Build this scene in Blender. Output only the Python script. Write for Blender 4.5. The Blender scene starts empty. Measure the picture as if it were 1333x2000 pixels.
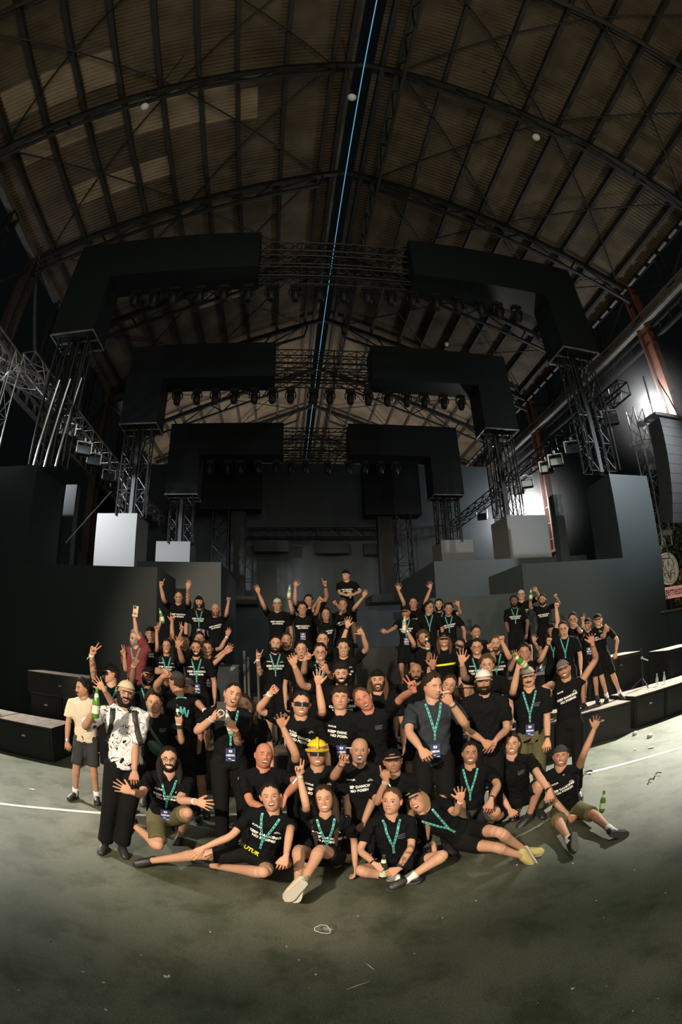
import bpy, math, random
import numpy as np
from mathutils import Vector, Matrix
from mathutils.bvhtree import BVHTree
random.seed(7); RNG = np.random.RandomState(7)
SC = bpy.context.scene
COL = SC.collection
# ------------------------------------------------------------------ camera
FPX, PITCH, YAW, ROLL, CAMH = 945.351, 0.27831, 0.12165, -0.03411, 2.0
_cy, _sy, _cp, _sp = math.cos(YAW), math.sin(YAW), math.cos(PITCH), math.sin(PITCH)
_f = np.array([_sy*_cp, _cy*_cp, _sp]); _r0 = np.array([_cy, -_sy, 0.]); _u0 = np.cross(_r0, _f)
_cr, _sr = math.cos(ROLL), math.sin(ROLL)
_r = _cr*_r0 + _sr*_u0; _u = -_sr*_r0 + _cr*_u0
CAMR = np.array([_r, _u, _f]); CO = np.array([0., 0., CAMH])
cam = bpy.data.cameras.new('camera'); camo = bpy.data.objects.new('camera', cam); COL.objects.link(camo)
camo.matrix_world = Matrix(((_r[0], _u[0], -_f[0], 0), (_r[1], _u[1], -_f[1], 0), (_r[2], _u[2], -_f[2], CAMH), (0, 0, 0, 1)))
cam.type = 'PANO'
try: cam.panorama_type = 'FISHEYE_EQUISOLID'; cam.fisheye_lens = FPX/2000*36; cam.fisheye_fov = math.radians(200)
except AttributeError:
    cam.cycles.panorama_type = 'FISHEYE_EQUISOLID'; cam.cycles.fisheye_lens = FPX/2000*36; cam.cycles.fisheye_fov = math.radians(200)
cam.sensor_fit = 'VERTICAL'; cam.sensor_width = 36; cam.sensor_height = 36
cam.clip_end = 500
SC.camera = camo
# ------------------------------------------------------------------ view, world, lights
SC.view_settings.view_transform = 'Standard'; SC.view_settings.look = 'None'
SC.view_settings.exposure = 0.08; SC.view_settings.gamma = 1.0; SC.view_settings.use_curve_mapping = False
w = bpy.data.worlds.new('night'); SC.world = w; w.use_nodes = True
w.node_tree.nodes['Background'].inputs[0].default_value = (0.30, 0.42, 0.42, 1)
w.node_tree.nodes['Background'].inputs[1].default_value = 0.006
try: SC.cycles.use_denoising = True
except Exception: pass

def lamp(kind, name, loc, energy, color, aim=None, size=1.0, spot=60, blend=.5):
    l = bpy.data.lights.new(name, kind); l.energy = energy; l.color = color
    if kind == 'AREA': l.shape = 'DISK'; l.size = size
    else: l.shadow_soft_size = size
    if kind == 'SPOT': l.spot_size = math.radians(spot); l.spot_blend = blend
    o = bpy.data.objects.new(name, l); COL.objects.link(o); o.location = loc
    if aim is not None:
        d = Vector(aim) - Vector(loc); o.rotation_euler = d.to_track_quat('-Z', 'Y').to_euler()
    return o
WARM = (1.0, .80, .60); COOL = (.86, .93, 1.0)
lamp('SPOT', 'front_key_light', (-3.2, -3.6, 4.8), 4700, WARM, (0.7, 7.5, 1.8), .14, 47, .35)
lamp('SPOT', 'front_fill_light', (4.5, -5, 4.2), 520, (1, .86, .74), (0.6, 8, 1.9), .4, 50, .5)
lamp('SPOT', 'right_flood_light', (12.5, 8.9, 9.2), 34000, (1, .95, .84), (6.0, 6.7, 0), .2, 39, 1)
lamp('SPOT', 'left_flood_light', (-10.8, 9.2, 8.8), 23000, (1, .94, .83), (-5.0, 6.2, 0), .2, 38, 1)
lamp('SPOT', 'left_wash_light', (-10.5, 8.3, 9.0), 8500, (.95, .96, 1), (-6.0, 15, 6.1), .2, 40, 1)
lamp('SPOT', 'right_wash_light', (11.6, 5.0, 8.0), 2000, (.90, .95, 1), (8.0, 14, 4.6), .2, 60, 1)
lamp('SPOT', 'side_flood_light', (13.4, 24, 9.2), 1600, (1, .93, .84), (13.4, 14, 3), .25, 120, .4)
lamp('AREA', 'hall_glow_light', (2, -5, 3.5), 380, (1, .86, .60), (2.2, 12, 22), 6)
lamp('AREA', 'rear_hall_light', (2, 30, 3), 1700, (1, .88, .76), (2.2, 30, 22), 8)

lamp('POINT', 'left_rigging_fill_light', (-9.0, 9.9, 7.4), 170, (.90, .86, 1), None, .15)  # point lamp added to brighten the left trusses and girder
lamp('AREA', 'near_floor_fill_light', (.5, -1.5, 13.5), 420, (.93, 1, .84), (.5, 0, 0), 6)  # soft overhead fill added to lift the dark floor near the camera
# ------------------------------------------------------------------ rays: a pixel of the photo and one known distance or height give a place
def ray(px, py):
    dx, dy = px-666.5, 1000-py; rr = math.hypot(dx, dy)+1e-9; th = 2*math.asin(min(.999, rr/(2*FPX)))
    c = np.array([math.sin(th)*dx/rr, math.sin(th)*dy/rr, math.cos(th)]); return CAMR.T @ c
def at_y(px, py, y): d = ray(px, py); return CO + d*(y/d[1])
def at_z(px, py, z): d = ray(px, py); return CO + d*((z-CAMH)/d[2])
def on_sphere(px, py, S, L, side=-1):
    d = ray(px, py); o = CO - S; b = o @ d; c = o @ o - L*L; disc = b*b - c
    if disc <= 0:
        q = CO + d*(-b) - S; n = np.linalg.norm(q); return S + q/n*L
    return CO + d*(-b + side*math.sqrt(disc))

# ------------------------------------------------------------------ materials
MATS = {}
def mat(name, color=(.5, .5, .5), rough=.6, metal=0., emit=None, estr=0., spec=.5, alpha=None, noise=None, bump=None, attr=False, trans=0.):
    if name in MATS: return MATS[name]
    m = bpy.data.materials.new(name); m.use_nodes = True; nt = m.node_tree; b = nt.nodes['Principled BSDF']
    b.inputs['Base Color'].default_value = (*color, 1); b.inputs['Roughness'].default_value = rough
    b.inputs['Metallic'].default_value = metal; b.inputs['Specular IOR Level'].default_value = spec
    if trans: b.inputs['Transmission Weight'].default_value = trans
    if alpha is not None: b.inputs['Alpha'].default_value = alpha
    if emit: b.inputs['Emission Color'].default_value = (*emit, 1); b.inputs['Emission Strength'].default_value = estr
    if attr:
        a = nt.nodes.new('ShaderNodeAttribute'); a.attribute_name = 'Col'; nt.links.new(a.outputs['Color'], b.inputs['Base Color'])
    if noise:   # (scale, other colour, detail)
        tc = nt.nodes.new('ShaderNodeTexCoord'); n = nt.nodes.new('ShaderNodeTexNoise'); n.inputs['Scale'].default_value = noise[0]
        n.inputs['Detail'].default_value = noise[2] if len(noise) > 2 else 6
        r = nt.nodes.new('ShaderNodeValToRGB'); r.color_ramp.elements[0].position = .35; r.color_ramp.elements[1].position = .68
        r.color_ramp.elements[0].color = (*color, 1); r.color_ramp.elements[1].color = (*noise[1], 1)
        nt.links.new(tc.outputs['Object'], n.inputs['Vector']); nt.links.new(n.outputs['Fac'], r.inputs[0]); nt.links.new(r.outputs[0], b.inputs['Base Color'])
    if bump:    # (scale, strength, distance)
        tc = nt.nodes.new('ShaderNodeTexCoord'); n = nt.nodes.new('ShaderNodeTexNoise'); n.inputs['Scale'].default_value = bump[0]; n.inputs['Detail'].default_value = 4
        bp = nt.nodes.new('ShaderNodeBump'); bp.inputs['Strength'].default_value = bump[1]; bp.inputs['Distance'].default_value = bump[2] if len(bump) > 2 else .01
        nt.links.new(tc.outputs['Object'], n.inputs['Vector']); nt.links.new(n.outputs['Fac'], bp.inputs['Height']); nt.links.new(bp.outputs[0], b.inputs['Normal'])
    MATS[name] = m; return m

# ------------------------------------------------------------------ mesh building
def tag(o, label=None, cat=None, group=None, kind=None):
    if label: o['label'] = label
    if cat: o['category'] = cat
    if group: o['group'] = group
    if kind: o['kind'] = kind
    return o
def norm(v): v = np.asarray(v, float); n = np.linalg.norm(v); return v/n if n > 1e-9 else np.array([0., 0., 1.])
class MB:
    def __init__(s): s.v = []; s.f = []; s.n = 0; s.mi = []; s.cur = 0
    def add(s, V, F, mi=None):
        V = np.asarray(V, float).reshape(-1, 3); s.v.append(V)
        s.f += [tuple(int(i)+s.n for i in f) for f in F]; s.mi += [s.cur if mi is None else mi]*len(F); s.n += len(V)
        return s
    def box(s, x0, x1, y0, y1, z0, z1, mi=None):
        V = [(x, y, z) for x in (x0, x1) for y in (y0, y1) for z in (z0, z1)]
        return s.add(V, [(0, 1, 3, 2), (4, 6, 7, 5), (0, 4, 5, 1), (2, 3, 7, 6), (0, 2, 6, 4), (1, 5, 7, 3)], mi)
    def obox(s, c, ax, ay, az, hx, hy, hz, mi=None):
        c = np.asarray(c, float); ax, ay, az = norm(ax), norm(ay), norm(az)
        V = [c + ax*i*hx + ay*j*hy + az*k*hz for i in (-1, 1) for j in (-1, 1) for k in (-1, 1)]
        return s.add(V, [(0, 1, 3, 2), (4, 6, 7, 5), (0, 4, 5, 1), (2, 3, 7, 6), (0, 2, 6, 4), (1, 5, 7, 3)], mi)
    def tube(s, P, R, n=8, up=(0, 0, 1), cap=True, mi=None, sup=2.0):
        # P points, R radii: a number or (rx, ry) per point; rx lies along up x tangent
        P = np.asarray(P, float); k = len(P)
        R = np.array([(r, r) if np.isscalar(r) else r for r in (R if hasattr(R, '__len__') and len(R) == k else [R]*k)], float)
        T = np.gradient(P, axis=0); T /= (np.linalg.norm(T, axis=1)[:, None]+1e-12)
        a = norm(up); ang = np.arange(n)*2*math.pi/n; ca, sa = np.cos(ang), np.sin(ang)
        if sup != 2.0:
            ca = np.sign(ca)*abs(ca)**(2/sup); sa = np.sign(sa)*abs(sa)**(2/sup)
        V = []
        for i in range(k):
            t = T[i]; b = np.cross(a, t)
            if np.linalg.norm(b) < 1e-3: a = norm(np.array([t[1], t[2], t[0]])+.1); b = np.cross(a, t)
            b = norm(b); a2 = np.cross(t, b); V.append(P[i] + R[i, 0]*ca[:, None]*b + R[i, 1]*sa[:, None]*a2)
            a = a2
        V = np.concatenate(V); F = [(i*n+j, i*n+(j+1) % n, (i+1)*n+(j+1) % n, (i+1)*n+j) for i in range(k-1) for j in range(n)]
        if cap:
            V = np.concatenate([V, P[:1], P[-1:]]); c0, c1 = k*n, k*n+1
            F += [(c0, (j+1) % n, j) for j in range(n)] + [(c1, (k-1)*n+j, (k-1)*n+(j+1) % n) for j in range(n)]
        return s.add(V, F, mi)
    def bar(s, a, b, r=.02, n=5, mi=None): return s.tube([a, b], [r, r], n, up=(.3, .5, .8), mi=mi)
    def ball(s, c, r, nu=12, nv=8, ax=None, mi=None):
        r = (r, r, r) if np.isscalar(r) else r; V = []; F = []
        A = np.eye(3) if ax is None else np.array([norm(q) for q in ax])
        for j in range(nv+1):
            ph = -math.pi/2 + math.pi*j/nv
            for i in range(nu):
                th = 2*math.pi*i/nu; q = np.array([math.cos(th)*math.cos(ph)*r[0], math.sin(th)*math.cos(ph)*r[1], math.sin(ph)*r[2]]); V.append(np.asarray(c)+q@A)
        F = [(j*nu+i, j*nu+(i+1) % nu, (j+1)*nu+(i+1) % nu, (j+1)*nu+i) for j in range(nv) for i in range(nu)]
        return s.add(V, F, mi)
    def cyl(s, c, axis, r, h, n=16, mi=None):
        c = np.asarray(c, float); a = norm(axis); return s.tube([c-a*h/2, c+a*h/2], [r, r], n, up=(.31, .52, .8), mi=mi)
    def build(s, name, mats, parent=None, smooth=False, label=None, **kw):
        me = bpy.data.meshes.new(name); V = np.concatenate(s.v) if s.v else np.zeros((0, 3))
        me.from_pydata(V.tolist(), [], s.f)
        for m in (mats if isinstance(mats, (list, tuple)) else [mats]): me.materials.append(m)
        if len(me.materials) > 1: me.polygons.foreach_set('material_index', s.mi)
        if smooth: me.polygons.foreach_set('use_smooth', [True]*len(me.polygons))
        me.update(); o = bpy.data.objects.new(name, me); COL.objects.link(o)
        if parent: o.parent = parent
        if label or kw: tag(o, label, **kw)
        return o
def empty(name, loc=(0, 0, 0)):
    o = bpy.data.objects.new(name, None); COL.objects.link(o); o.location = loc; o.empty_display_size = .1; return o
def copy_tree(o, parent=None):
    c = o.copy(); COL.objects.link(c)
    if parent: c.parent = parent
    for ch in [x for x in o.children]: copy_tree(ch, c)
    return c
def crom(P, n=6):
    P = np.asarray(P, float); Q = np.vstack([2*P[0]-P[1], P, 2*P[-1]-P[-2]]); out = []
    for i in range(1, len(Q)-2):
        for t in np.linspace(0, 1, n, endpoint=False):
            a, b, c, d = Q[i-1], Q[i], Q[i+1], Q[i+2]
            out.append(.5*((2*b)+(-a+c)*t+(2*a-5*b+4*c-d)*t*t+(-a+3*b-3*c+d)*t**3))
    out.append(Q[-2]); return np.array(out)
def box_truss(a, b, w=.4, r=.025, step=.5, up=(0, 0, 1), n=5):
    # four chords and zigzag lacing between two ends
    a = np.asarray(a, float); b = np.asarray(b, float); t = norm(b-a); s_ = np.cross(up, t)
    if np.linalg.norm(s_) < .1: s_ = np.cross((1, 0, 0), t)
    s_ = norm(s_); u = np.cross(t, s_); L = np.linalg.norm(b-a); m = MB(); C = [(s_*i + u*j)*w/2 for i, j in ((-1, -1), (1, -1), (1, 1), (-1, 1))]
    for c in C: m.bar(a+c, b+c, r, n)
    k = max(1, int(round(L/step)))
    for q in range(4):
        c0, c1 = C[q], C[(q+1) % 4]
        for i in range(k):
            p, e = a+t*L*i/k, a+t*L*(i+1)/k
            m.bar(p+(c0 if i % 2 else c1), e+(c1 if i % 2 else c0), r*.55, 4)
            if i % 2 == 0: m.bar(p+c0, p+c1, r*.55, 4)
    return m
# ------------------------------------------------------------------ place materials
def floor_material():
    m = bpy.data.materials.new('asphalt'); m.use_nodes = True; nt = m.node_tree; b = nt.nodes['Principled BSDF']; L = nt.links.new
    tc = nt.nodes.new('ShaderNodeTexCoord')
    def noise(s, d, r=.5):
        n = nt.nodes.new('ShaderNodeTexNoise'); n.inputs['Scale'].default_value = s; n.inputs['Detail'].default_value = d; n.inputs['Roughness'].default_value = r
        L(tc.outputs['Object'], n.inputs['Vector']); return n
    def ramp(n, stops):
        r = nt.nodes.new('ShaderNodeValToRGB'); e = r.color_ramp.elements
        while len(e) < len(stops): e.new(.5)
        for i, (p, c) in enumerate(stops): e[i].position = p; e[i].color = (*c, 1)
        L(n.outputs['Fac'], r.inputs[0]); return r
    big = ramp(noise(.55, 6, .6), [(.34, (.066, .084, .056)), (.5, (.108, .120, .086)), (.66, (.165, .162, .128))])
    fine = ramp(noise(95, 3, .7), [(.3, (.45, .45, .45)), (.7, (1.25, 1.25, 1.25))])
    st = ramp(noise(2.3, 8, .65), [(.36, (.55, .58, .5)), (.52, (1, 1, 1))])
    m1 = nt.nodes.new('ShaderNodeMix'); m1.data_type = 'RGBA'; m1.blend_type = 'MULTIPLY'; m1.inputs[0].default_value = 1
    m2 = nt.nodes.new('ShaderNodeMix'); m2.data_type = 'RGBA'; m2.blend_type = 'MULTIPLY'; m2.inputs[0].default_value = 1
    L(big.outputs[0], m1.inputs[6]); L(fine.outputs[0], m1.inputs[7]); L(m1.outputs[2], m2.inputs[6]); L(st.outputs[0], m2.inputs[7]); L(m2.outputs[2], b.inputs['Base Color'])
    bp = nt.nodes.new('ShaderNodeBump'); bp.inputs['Strength'].default_value = .5; bp.inputs['Distance'].default_value = .004
    L(noise(120, 3).outputs['Fac'], bp.inputs['Height']); L(bp.outputs[0], b.inputs['Normal'])
    b.inputs['Roughness'].default_value = .62; b.inputs['Specular IOR Level'].default_value = .35
    return m
def tin_material(name, c0, c1):
    m = mat(name, c0, .7, 0, noise=(.7, c1, 8)); return m
ASPH = floor_material()
TIN = tin_material('corrugated sheet', (.10, .078, .052), (.21, .165, .11))
SKYL = mat('fibreglass skylight sheet', (.50, .40, .27), .6, noise=(1.3, (.36, .29, .19)))
STEEL = mat('dark painted steel', (.022, .026, .026), .6, .1, noise=(3, (.042, .044, .042)))
PURL = mat('brown grey purlin paint', (.045, .045, .040), .7)
GALV = mat('galvanised beam', (.30, .29, .26), .5, .3, noise=(4, (.2, .2, .18)))
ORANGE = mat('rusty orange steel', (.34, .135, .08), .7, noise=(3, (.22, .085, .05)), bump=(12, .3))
LEDB = mat('black led panel', (.013, .020, .021), .55, spec=.22, noise=(40, (.019, .026, .028)))
LEDG = mat('grey led panel', (.046, .062, .068), .5, spec=.35, noise=(90, (.066, .084, .09)))
LEDW = mat('brightened led panel', (.17, .18, .175), .5, spec=.4, noise=(90, (.21, .22, .215)))  # paler copy for the pedestals; their bright lighting partly put into the colour
ALU = mat('aluminium truss', (.62, .62, .62), .3, .9)
BLKM = mat('black truss', (.022, .024, .026), .45, .3)
BLK = mat('black paint', (.014, .015, .016), .5, spec=.4, bump=(60, .2, .003))
PLY = mat('dusty plywood top', (.17, .145, .12), .85, spec=.2, noise=(8, (.11, .095, .08)))
BPLY = mat('black coated plywood', (.012, .013, .013), .55, spec=.35, noise=(30, (.02, .021, .021)))
BROWN = mat('dimmed orange steel', (.075, .05, .04), .7)  # dim copy of the orange steel; near left pillars carry shade as colour
WHT = mat('white line paint', (.62, .58, .54), .75, noise=(25, (.42, .40, .36)))
LENS = mat('dark lens glass', (.02, .025, .03), .1, spec=.8)
# ------------------------------------------------------------------ floor
m = MB(); m.add([(-60, -30, 0), (60, -30, 0), (60, 90, 0), (-60, 90, 0)], [(0, 1, 2, 3)])
m.build('floor', ASPH, kind='structure')
pts = crom([(-6.5, 2.6, 0), (-4.6, 3.9, 0), (-3.29, 4.53, 0), (-2.21, 4.96, 0), (0, 5.5, 0), (2.2, 5.5, 0), (3.66, 5.23, 0), (5.25, 4.86, 0), (7.5, 4.1, 0)], 8)
m = MB(); T = np.gradient(pts, axis=0); Nn = np.array([[-t[1], t[0], 0]/np.linalg.norm(t) for t in T])*.035
V = np.concatenate([pts+Nn+[0, 0, .004], pts-Nn+[0, 0, .004]]); k = len(pts)
m.add(V, [(k+i, k+i+1, i+1, i) for i in range(k-1)])
m.build('floor_marking', WHT, label='thin white line painted in a curve across the asphalt', cat='floor marking')
# ------------------------------------------------------------------ roof of the hall
XR, ZR, ZE, WR = 2.17, 20.9, 16.0, 12.1; KR = (ZR-ZE)/WR; Y0R, Y1R = -9.0, 52.0
def zroof(off): return ZR-KR*abs(off)
per = .165; ny = int((Y1R-Y0R)/per*6); ys = np.linspace(Y0R, Y1R, ny+1); wv = .030*np.cos((ys-Y0R)/per*2*math.pi)
for sgn, nm in ((-1, 'roof_left'), (1, 'roof_right')):
    m = MB(); offs = np.array([.35, WR+.3])
    V = np.concatenate([np.stack([np.full(ny+1, XR+sgn*o), ys, zroof(o)+wv], 1) for o in offs])
    m.add(V, [(i, i+1, ny+2+i, ny+1+i) for i in range(ny)])
    m.build(nm, TIN, smooth=True, kind='structure')
# skylight sheets under the left slope
def skylight(o0, o1, y0, y1):
    yy = np.arange(y0, y1+.01, per/6); ww = .030*np.cos((yy-Y0R)/per*2*math.pi)-.03; n_ = len(yy); m = MB()
    V = np.concatenate([np.stack([np.full(n_, XR-o), yy, zroof(o)+ww], 1) for o in (o0, o1)] + [np.stack([np.full(n_, XR-o), yy, zroof(o)+ww+.012], 1) for o in (o0, o1)])
    m.add(V, [(i, i+1, n_+i+1, n_+i) for i in range(n_-1)] + [(2*n_+i, 3*n_+i, 3*n_+i+1, 2*n_+i+1) for i in range(n_-1)])
    return m
purl = [1.15, 2.75, 4.35, 5.55, 6.75, 7.95, 9.15, 10.35, 11.6]
SKY = [(7.95, 9.15, 3.95, 5.4, 'short'), (9.15, 10.35, 3.95, 5.4, ''), (10.35, 11.6, 3.95, 5.35, ''), (6.75, 7.95, 6.3, 7.95, ''), (5.55, 6.75, 6.4, 8.1, ''), (4.35, 5.55, 6.7, 8.3, ''), (3.65, 4.35, 7.0, 8.5, ''),
       (7.95, 9.15, 6.4, 7.3, ''), (9.15, 10.35, 6.4, 7.3, ''), (10.35, 11.6, 6.4, 7.4, ''), (6.75, 7.95, 9.3, 10.3, ''), (7.95, 9.15, 9.3, 10.3, ''), (9.15, 10.35, 9.2, 10.2, ''), (4.35, 5.55, 17.6, 19.0, ''), (5.55, 6.75, 17.6, 19, ''), (3.2, 4.35, 6.1, 6.6, '')]
for a, b, c, d, _ in SKY: skylight(a+.06, b-.06, c, d).build('skylight_panel', SKYL, smooth=True, kind='structure')
# purlins along the hall
for sgn in (-1, 1):
    for o in purl:
        m = MB(); x = XR+sgn*o; z = zroof(o)-.22; m.box(x-.035, x+.035, Y0R, Y1R, z-.1, z+.16); m.box(x-.075, x+.075, Y0R, Y1R, z-.12, z-.1)
        m.build('roof_purlin', PURL, kind='structure')
for dx in (-.62, .62):
    m = MB(); m.box(XR+dx-.09, XR+dx+.09, Y0R, Y1R, ZR-.75, ZR-.35); m.build('roof_beam', STEEL, kind='structure')
RAFT = [-4.6, .8, 6.1, 11.7, 17.2, 22.6, 28.1, 33.5, 39.0, 44.5]
for q, y in enumerate(RAFT):
    for sgn in (-1, 1):
        m = MB(); a = np.array([XR, y, ZR-.55]); b = np.array([XR+sgn*WR, y, ZE-.45])
        m.obox((a+b)/2, b-a, (0, 1, 0), np.cross(b-a, (0, 1, 0)), np.linalg.norm(b-a)/2, .09, .13)
        c1 = np.array([XR+sgn*1.2, y, ZR-1.9]); c2 = np.array([XR+sgn*WR, y, ZE-1.25]); mid = np.array([XR+sgn*6.3, y, ZE+.95])
        for p, e in ((c1, mid), (mid, c2)): m.obox((p+e)/2, e-p, (0, 1, 0), np.cross(e-p, (0, 1, 0)), np.linalg.norm(e-p)/2, .06, .06)
        for t0, t1 in ((.08, .0), (.08, .25), (.25, .25), (.42, .25), (.42, .5), (.6, .5), (.6, .75), (.8, .75), (.8, 1)):
            lo = c1+(mid-c1)*min(1, t1*2) if t1 <= .5 else mid+(c2-mid)*(t1*2-1); m.bar(a+(b-a)*t0, lo, .045, 5)
        m.build('roof_truss', STEEL, kind='structure')
    if q < len(RAFT)-1:
        y2 = RAFT[q+1]
        for sgn in (-1, 1):
            m = MB()
            for o0, o1 in ((1.2, 6.3), (6.3, 11.8)):
                m.bar((XR+sgn*o0, y, zroof(o0)-.45), (XR+sgn*o1, y2, zroof(o1)-.45), .035, 5); m.bar((XR+sgn*o1, y, zroof(o1)-.45), (XR+sgn*o0, y2, zroof(o0)-.45), .035, 5)
            m.build('roof_brace', STEEL, kind='structure')
# lattice ridge truss and ridge light line
m = MB()
for y in np.arange(Y0R, 46, 1.35):
    m.bar((XR+1.15, y, ZR-.7), (XR+1.15, y+.68, ZR-2.1), .03, 4); m.bar((XR+1.15, y+.68, ZR-2.1), (XR+1.15, y+1.35, ZR-.7), .03, 4)
m.box(XR+1.1, XR+1.2, Y0R, 46, ZR-2.18, ZR-2.08); m.build('roof_lattice', STEEL, kind='structure')
m = MB(); m.box(XR-.1, XR-.07, -6, 46, ZR-.98, ZR-.95)
lt = m.build('light_line', mat('cyan light strip', (.1, .3, .4), .5, emit=(.22, .62, .95), estr=.55), label='thin cyan light strip running along the ridge of the roof', cat='light strip')
# eaves with gutter beams and translucent slots
for sgn, nm in ((-1, 'left'), (1, 'right')):
    x = XR+sgn*(WR+.1); m = MB(); m.box(x-.15, x+.1, Y0R, Y1R, ZE-.75, ZE-.45); m.build('trim_eave_'+nm, GALV if sgn < 0 else STEEL, kind='structure')
SLOT = mat('pale slot panel', (.22, .22, .21), .5, emit=(.8, .85, .8), estr=.02)
for i in range(46):
    y = 3+i*.85; m = MB(); m.box(XR+WR-.16, XR+WR-.048, y, y+.58, ZE-.70, ZE-.64)
    o = m.build('eave_light', SLOT, label='short pale slot light in the row along the right eave', cat='eave light', group='slot lights along the right eave')
# side structure: runway beams, lattice posts, columns
def lattice_post(a, b, w=.5):
    a = np.asarray(a, float); b = np.asarray(b, float); m = MB(); t = norm(b-a); s_ = np.array([0, 1., 0]); L = np.linalg.norm(b-a)
    if abs(t[1]) > .8: s_ = np.array([0, 0, 1.])
    for q in (-1, 1): m.obox((a+b)/2+s_*q*w/2, t, s_, np.cross(t, s_), L/2, .05, .09)
    k = max(2, int(L/.75))
    for i in range(k+1): m.obox(a+t*L*i/k, s_, t, np.cross(t, s_), w/2, .04, .07)
    return m
for sgn, nm, x, z in ((1, 'right', 14.3, 13.35), (-1, 'left', -10.0, 11.1)):
    m = MB(); m.box(x-.2, x+.2, Y0R, 46, z-.06, z+.06); m.box(x-.04, x+.04, Y0R, 46, z+.06, z+.42); m.box(x-.16, x+.16, Y0R, 46, z+.42, z+.48)
    m.build('trim_runway_'+nm, GALV, kind='structure')
    m = lattice_post((x+sgn*.1, Y0R, z-.6), (x+sgn*.1, 46, z-.6), .5); m.build('trim_lattice_'+nm, STEEL if sgn > 0 else GALV, kind='structure')
    for i, y in enumerate(np.arange(.8, 46, 2.73)):
        lattice_post((x, y, z+.4), (x, y, ZE-.6), .45).build('lattice_post', STEEL, kind='structure')
        m = MB(); m.bar((x, y, z+.5), (x, y+2.73, ZE-.8), .09, 4) if i % 2 else m.bar((x, y+2.73, z+.5), (x, y, ZE-.8), .09, 4); m.build('side_brace', STEEL, kind='structure')
for y in (.8, 11.6, 22.4, 33.2, 44):
    for x in (14.35, -10.05):
        m = MB(); h = ZE-.5
        for q in (-.28, .28): m.box(x-.2, x+.2, y+q-.04, y+q+.04, 0, h)
        m.box(x-.03, x+.03, y-.28, y+.28, 0, h)
        for z in np.arange(.6, 9, .9): m.box(x-.14, x+.14, y-.28, y+.28, z-.02, z+.02)
        for q in (-.5, .5): m.box(x-.22, x+.22, y+q-.05, y+q+.05, 0, 6.2)
        m.box(x-.02, x+.02, y-.5, y+.5, 0, 6.2); m.box(x-.24, x+.24, y-.56, y+.56, 6.15, 6.3)
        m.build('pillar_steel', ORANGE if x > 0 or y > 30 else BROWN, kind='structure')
# far end and lower side walls of the hall
m = MB(); m.box(-26, 34, 60, 60.3, 0, 24); m.build('wall_far', mat('night wall', (.012, .014, .014), .9), kind='structure')
# ------------------------------------------------------------------ portals of led screens
PT = [dict(Y=10, D=1.03, x=1.36, g=2.28, w=8.20, zt=13.745, zb=12.142, zl=10.096), dict(Y=14.705, D=1.03, x=1.36, g=1.772, w=7.293, zt=12.77, zb=11.255, zl=9.467), dict(Y=18.962, D=1.03, x=1.36, g=1.418, w=6.443, zt=11.513, zb=10.02, zl=8.268)]
TL = 1.412
names = ['front', 'middle', 'rear']
def lscreen(P, s):
    # L-shaped hanging screen, corners in the (outward, up) plane
    c = P['x']; X = lambda o: c+s*o
    pr = [(P['g'], P['zb']), (P['g'], P['zt']), (P['w'], P['zt']), (P['w'], P['zl']), (P['w']-TL, P['zl']), (P['w']-TL, P['zb'])]
    V = [(X(o), P['Y'], z) for o, z in pr] + [(X(o), P['Y']+P['D'], z) for o, z in pr]; n = 6
    F = [(0, 5, 2, 1), (5, 4, 3, 2), (6, 7, 8, 11), (11, 8, 9, 10)] + [(i, (i+1) % n, n+(i+1) % n, n+i) for i in range(n)]
    m = MB(); m.add(V, F); return m
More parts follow.
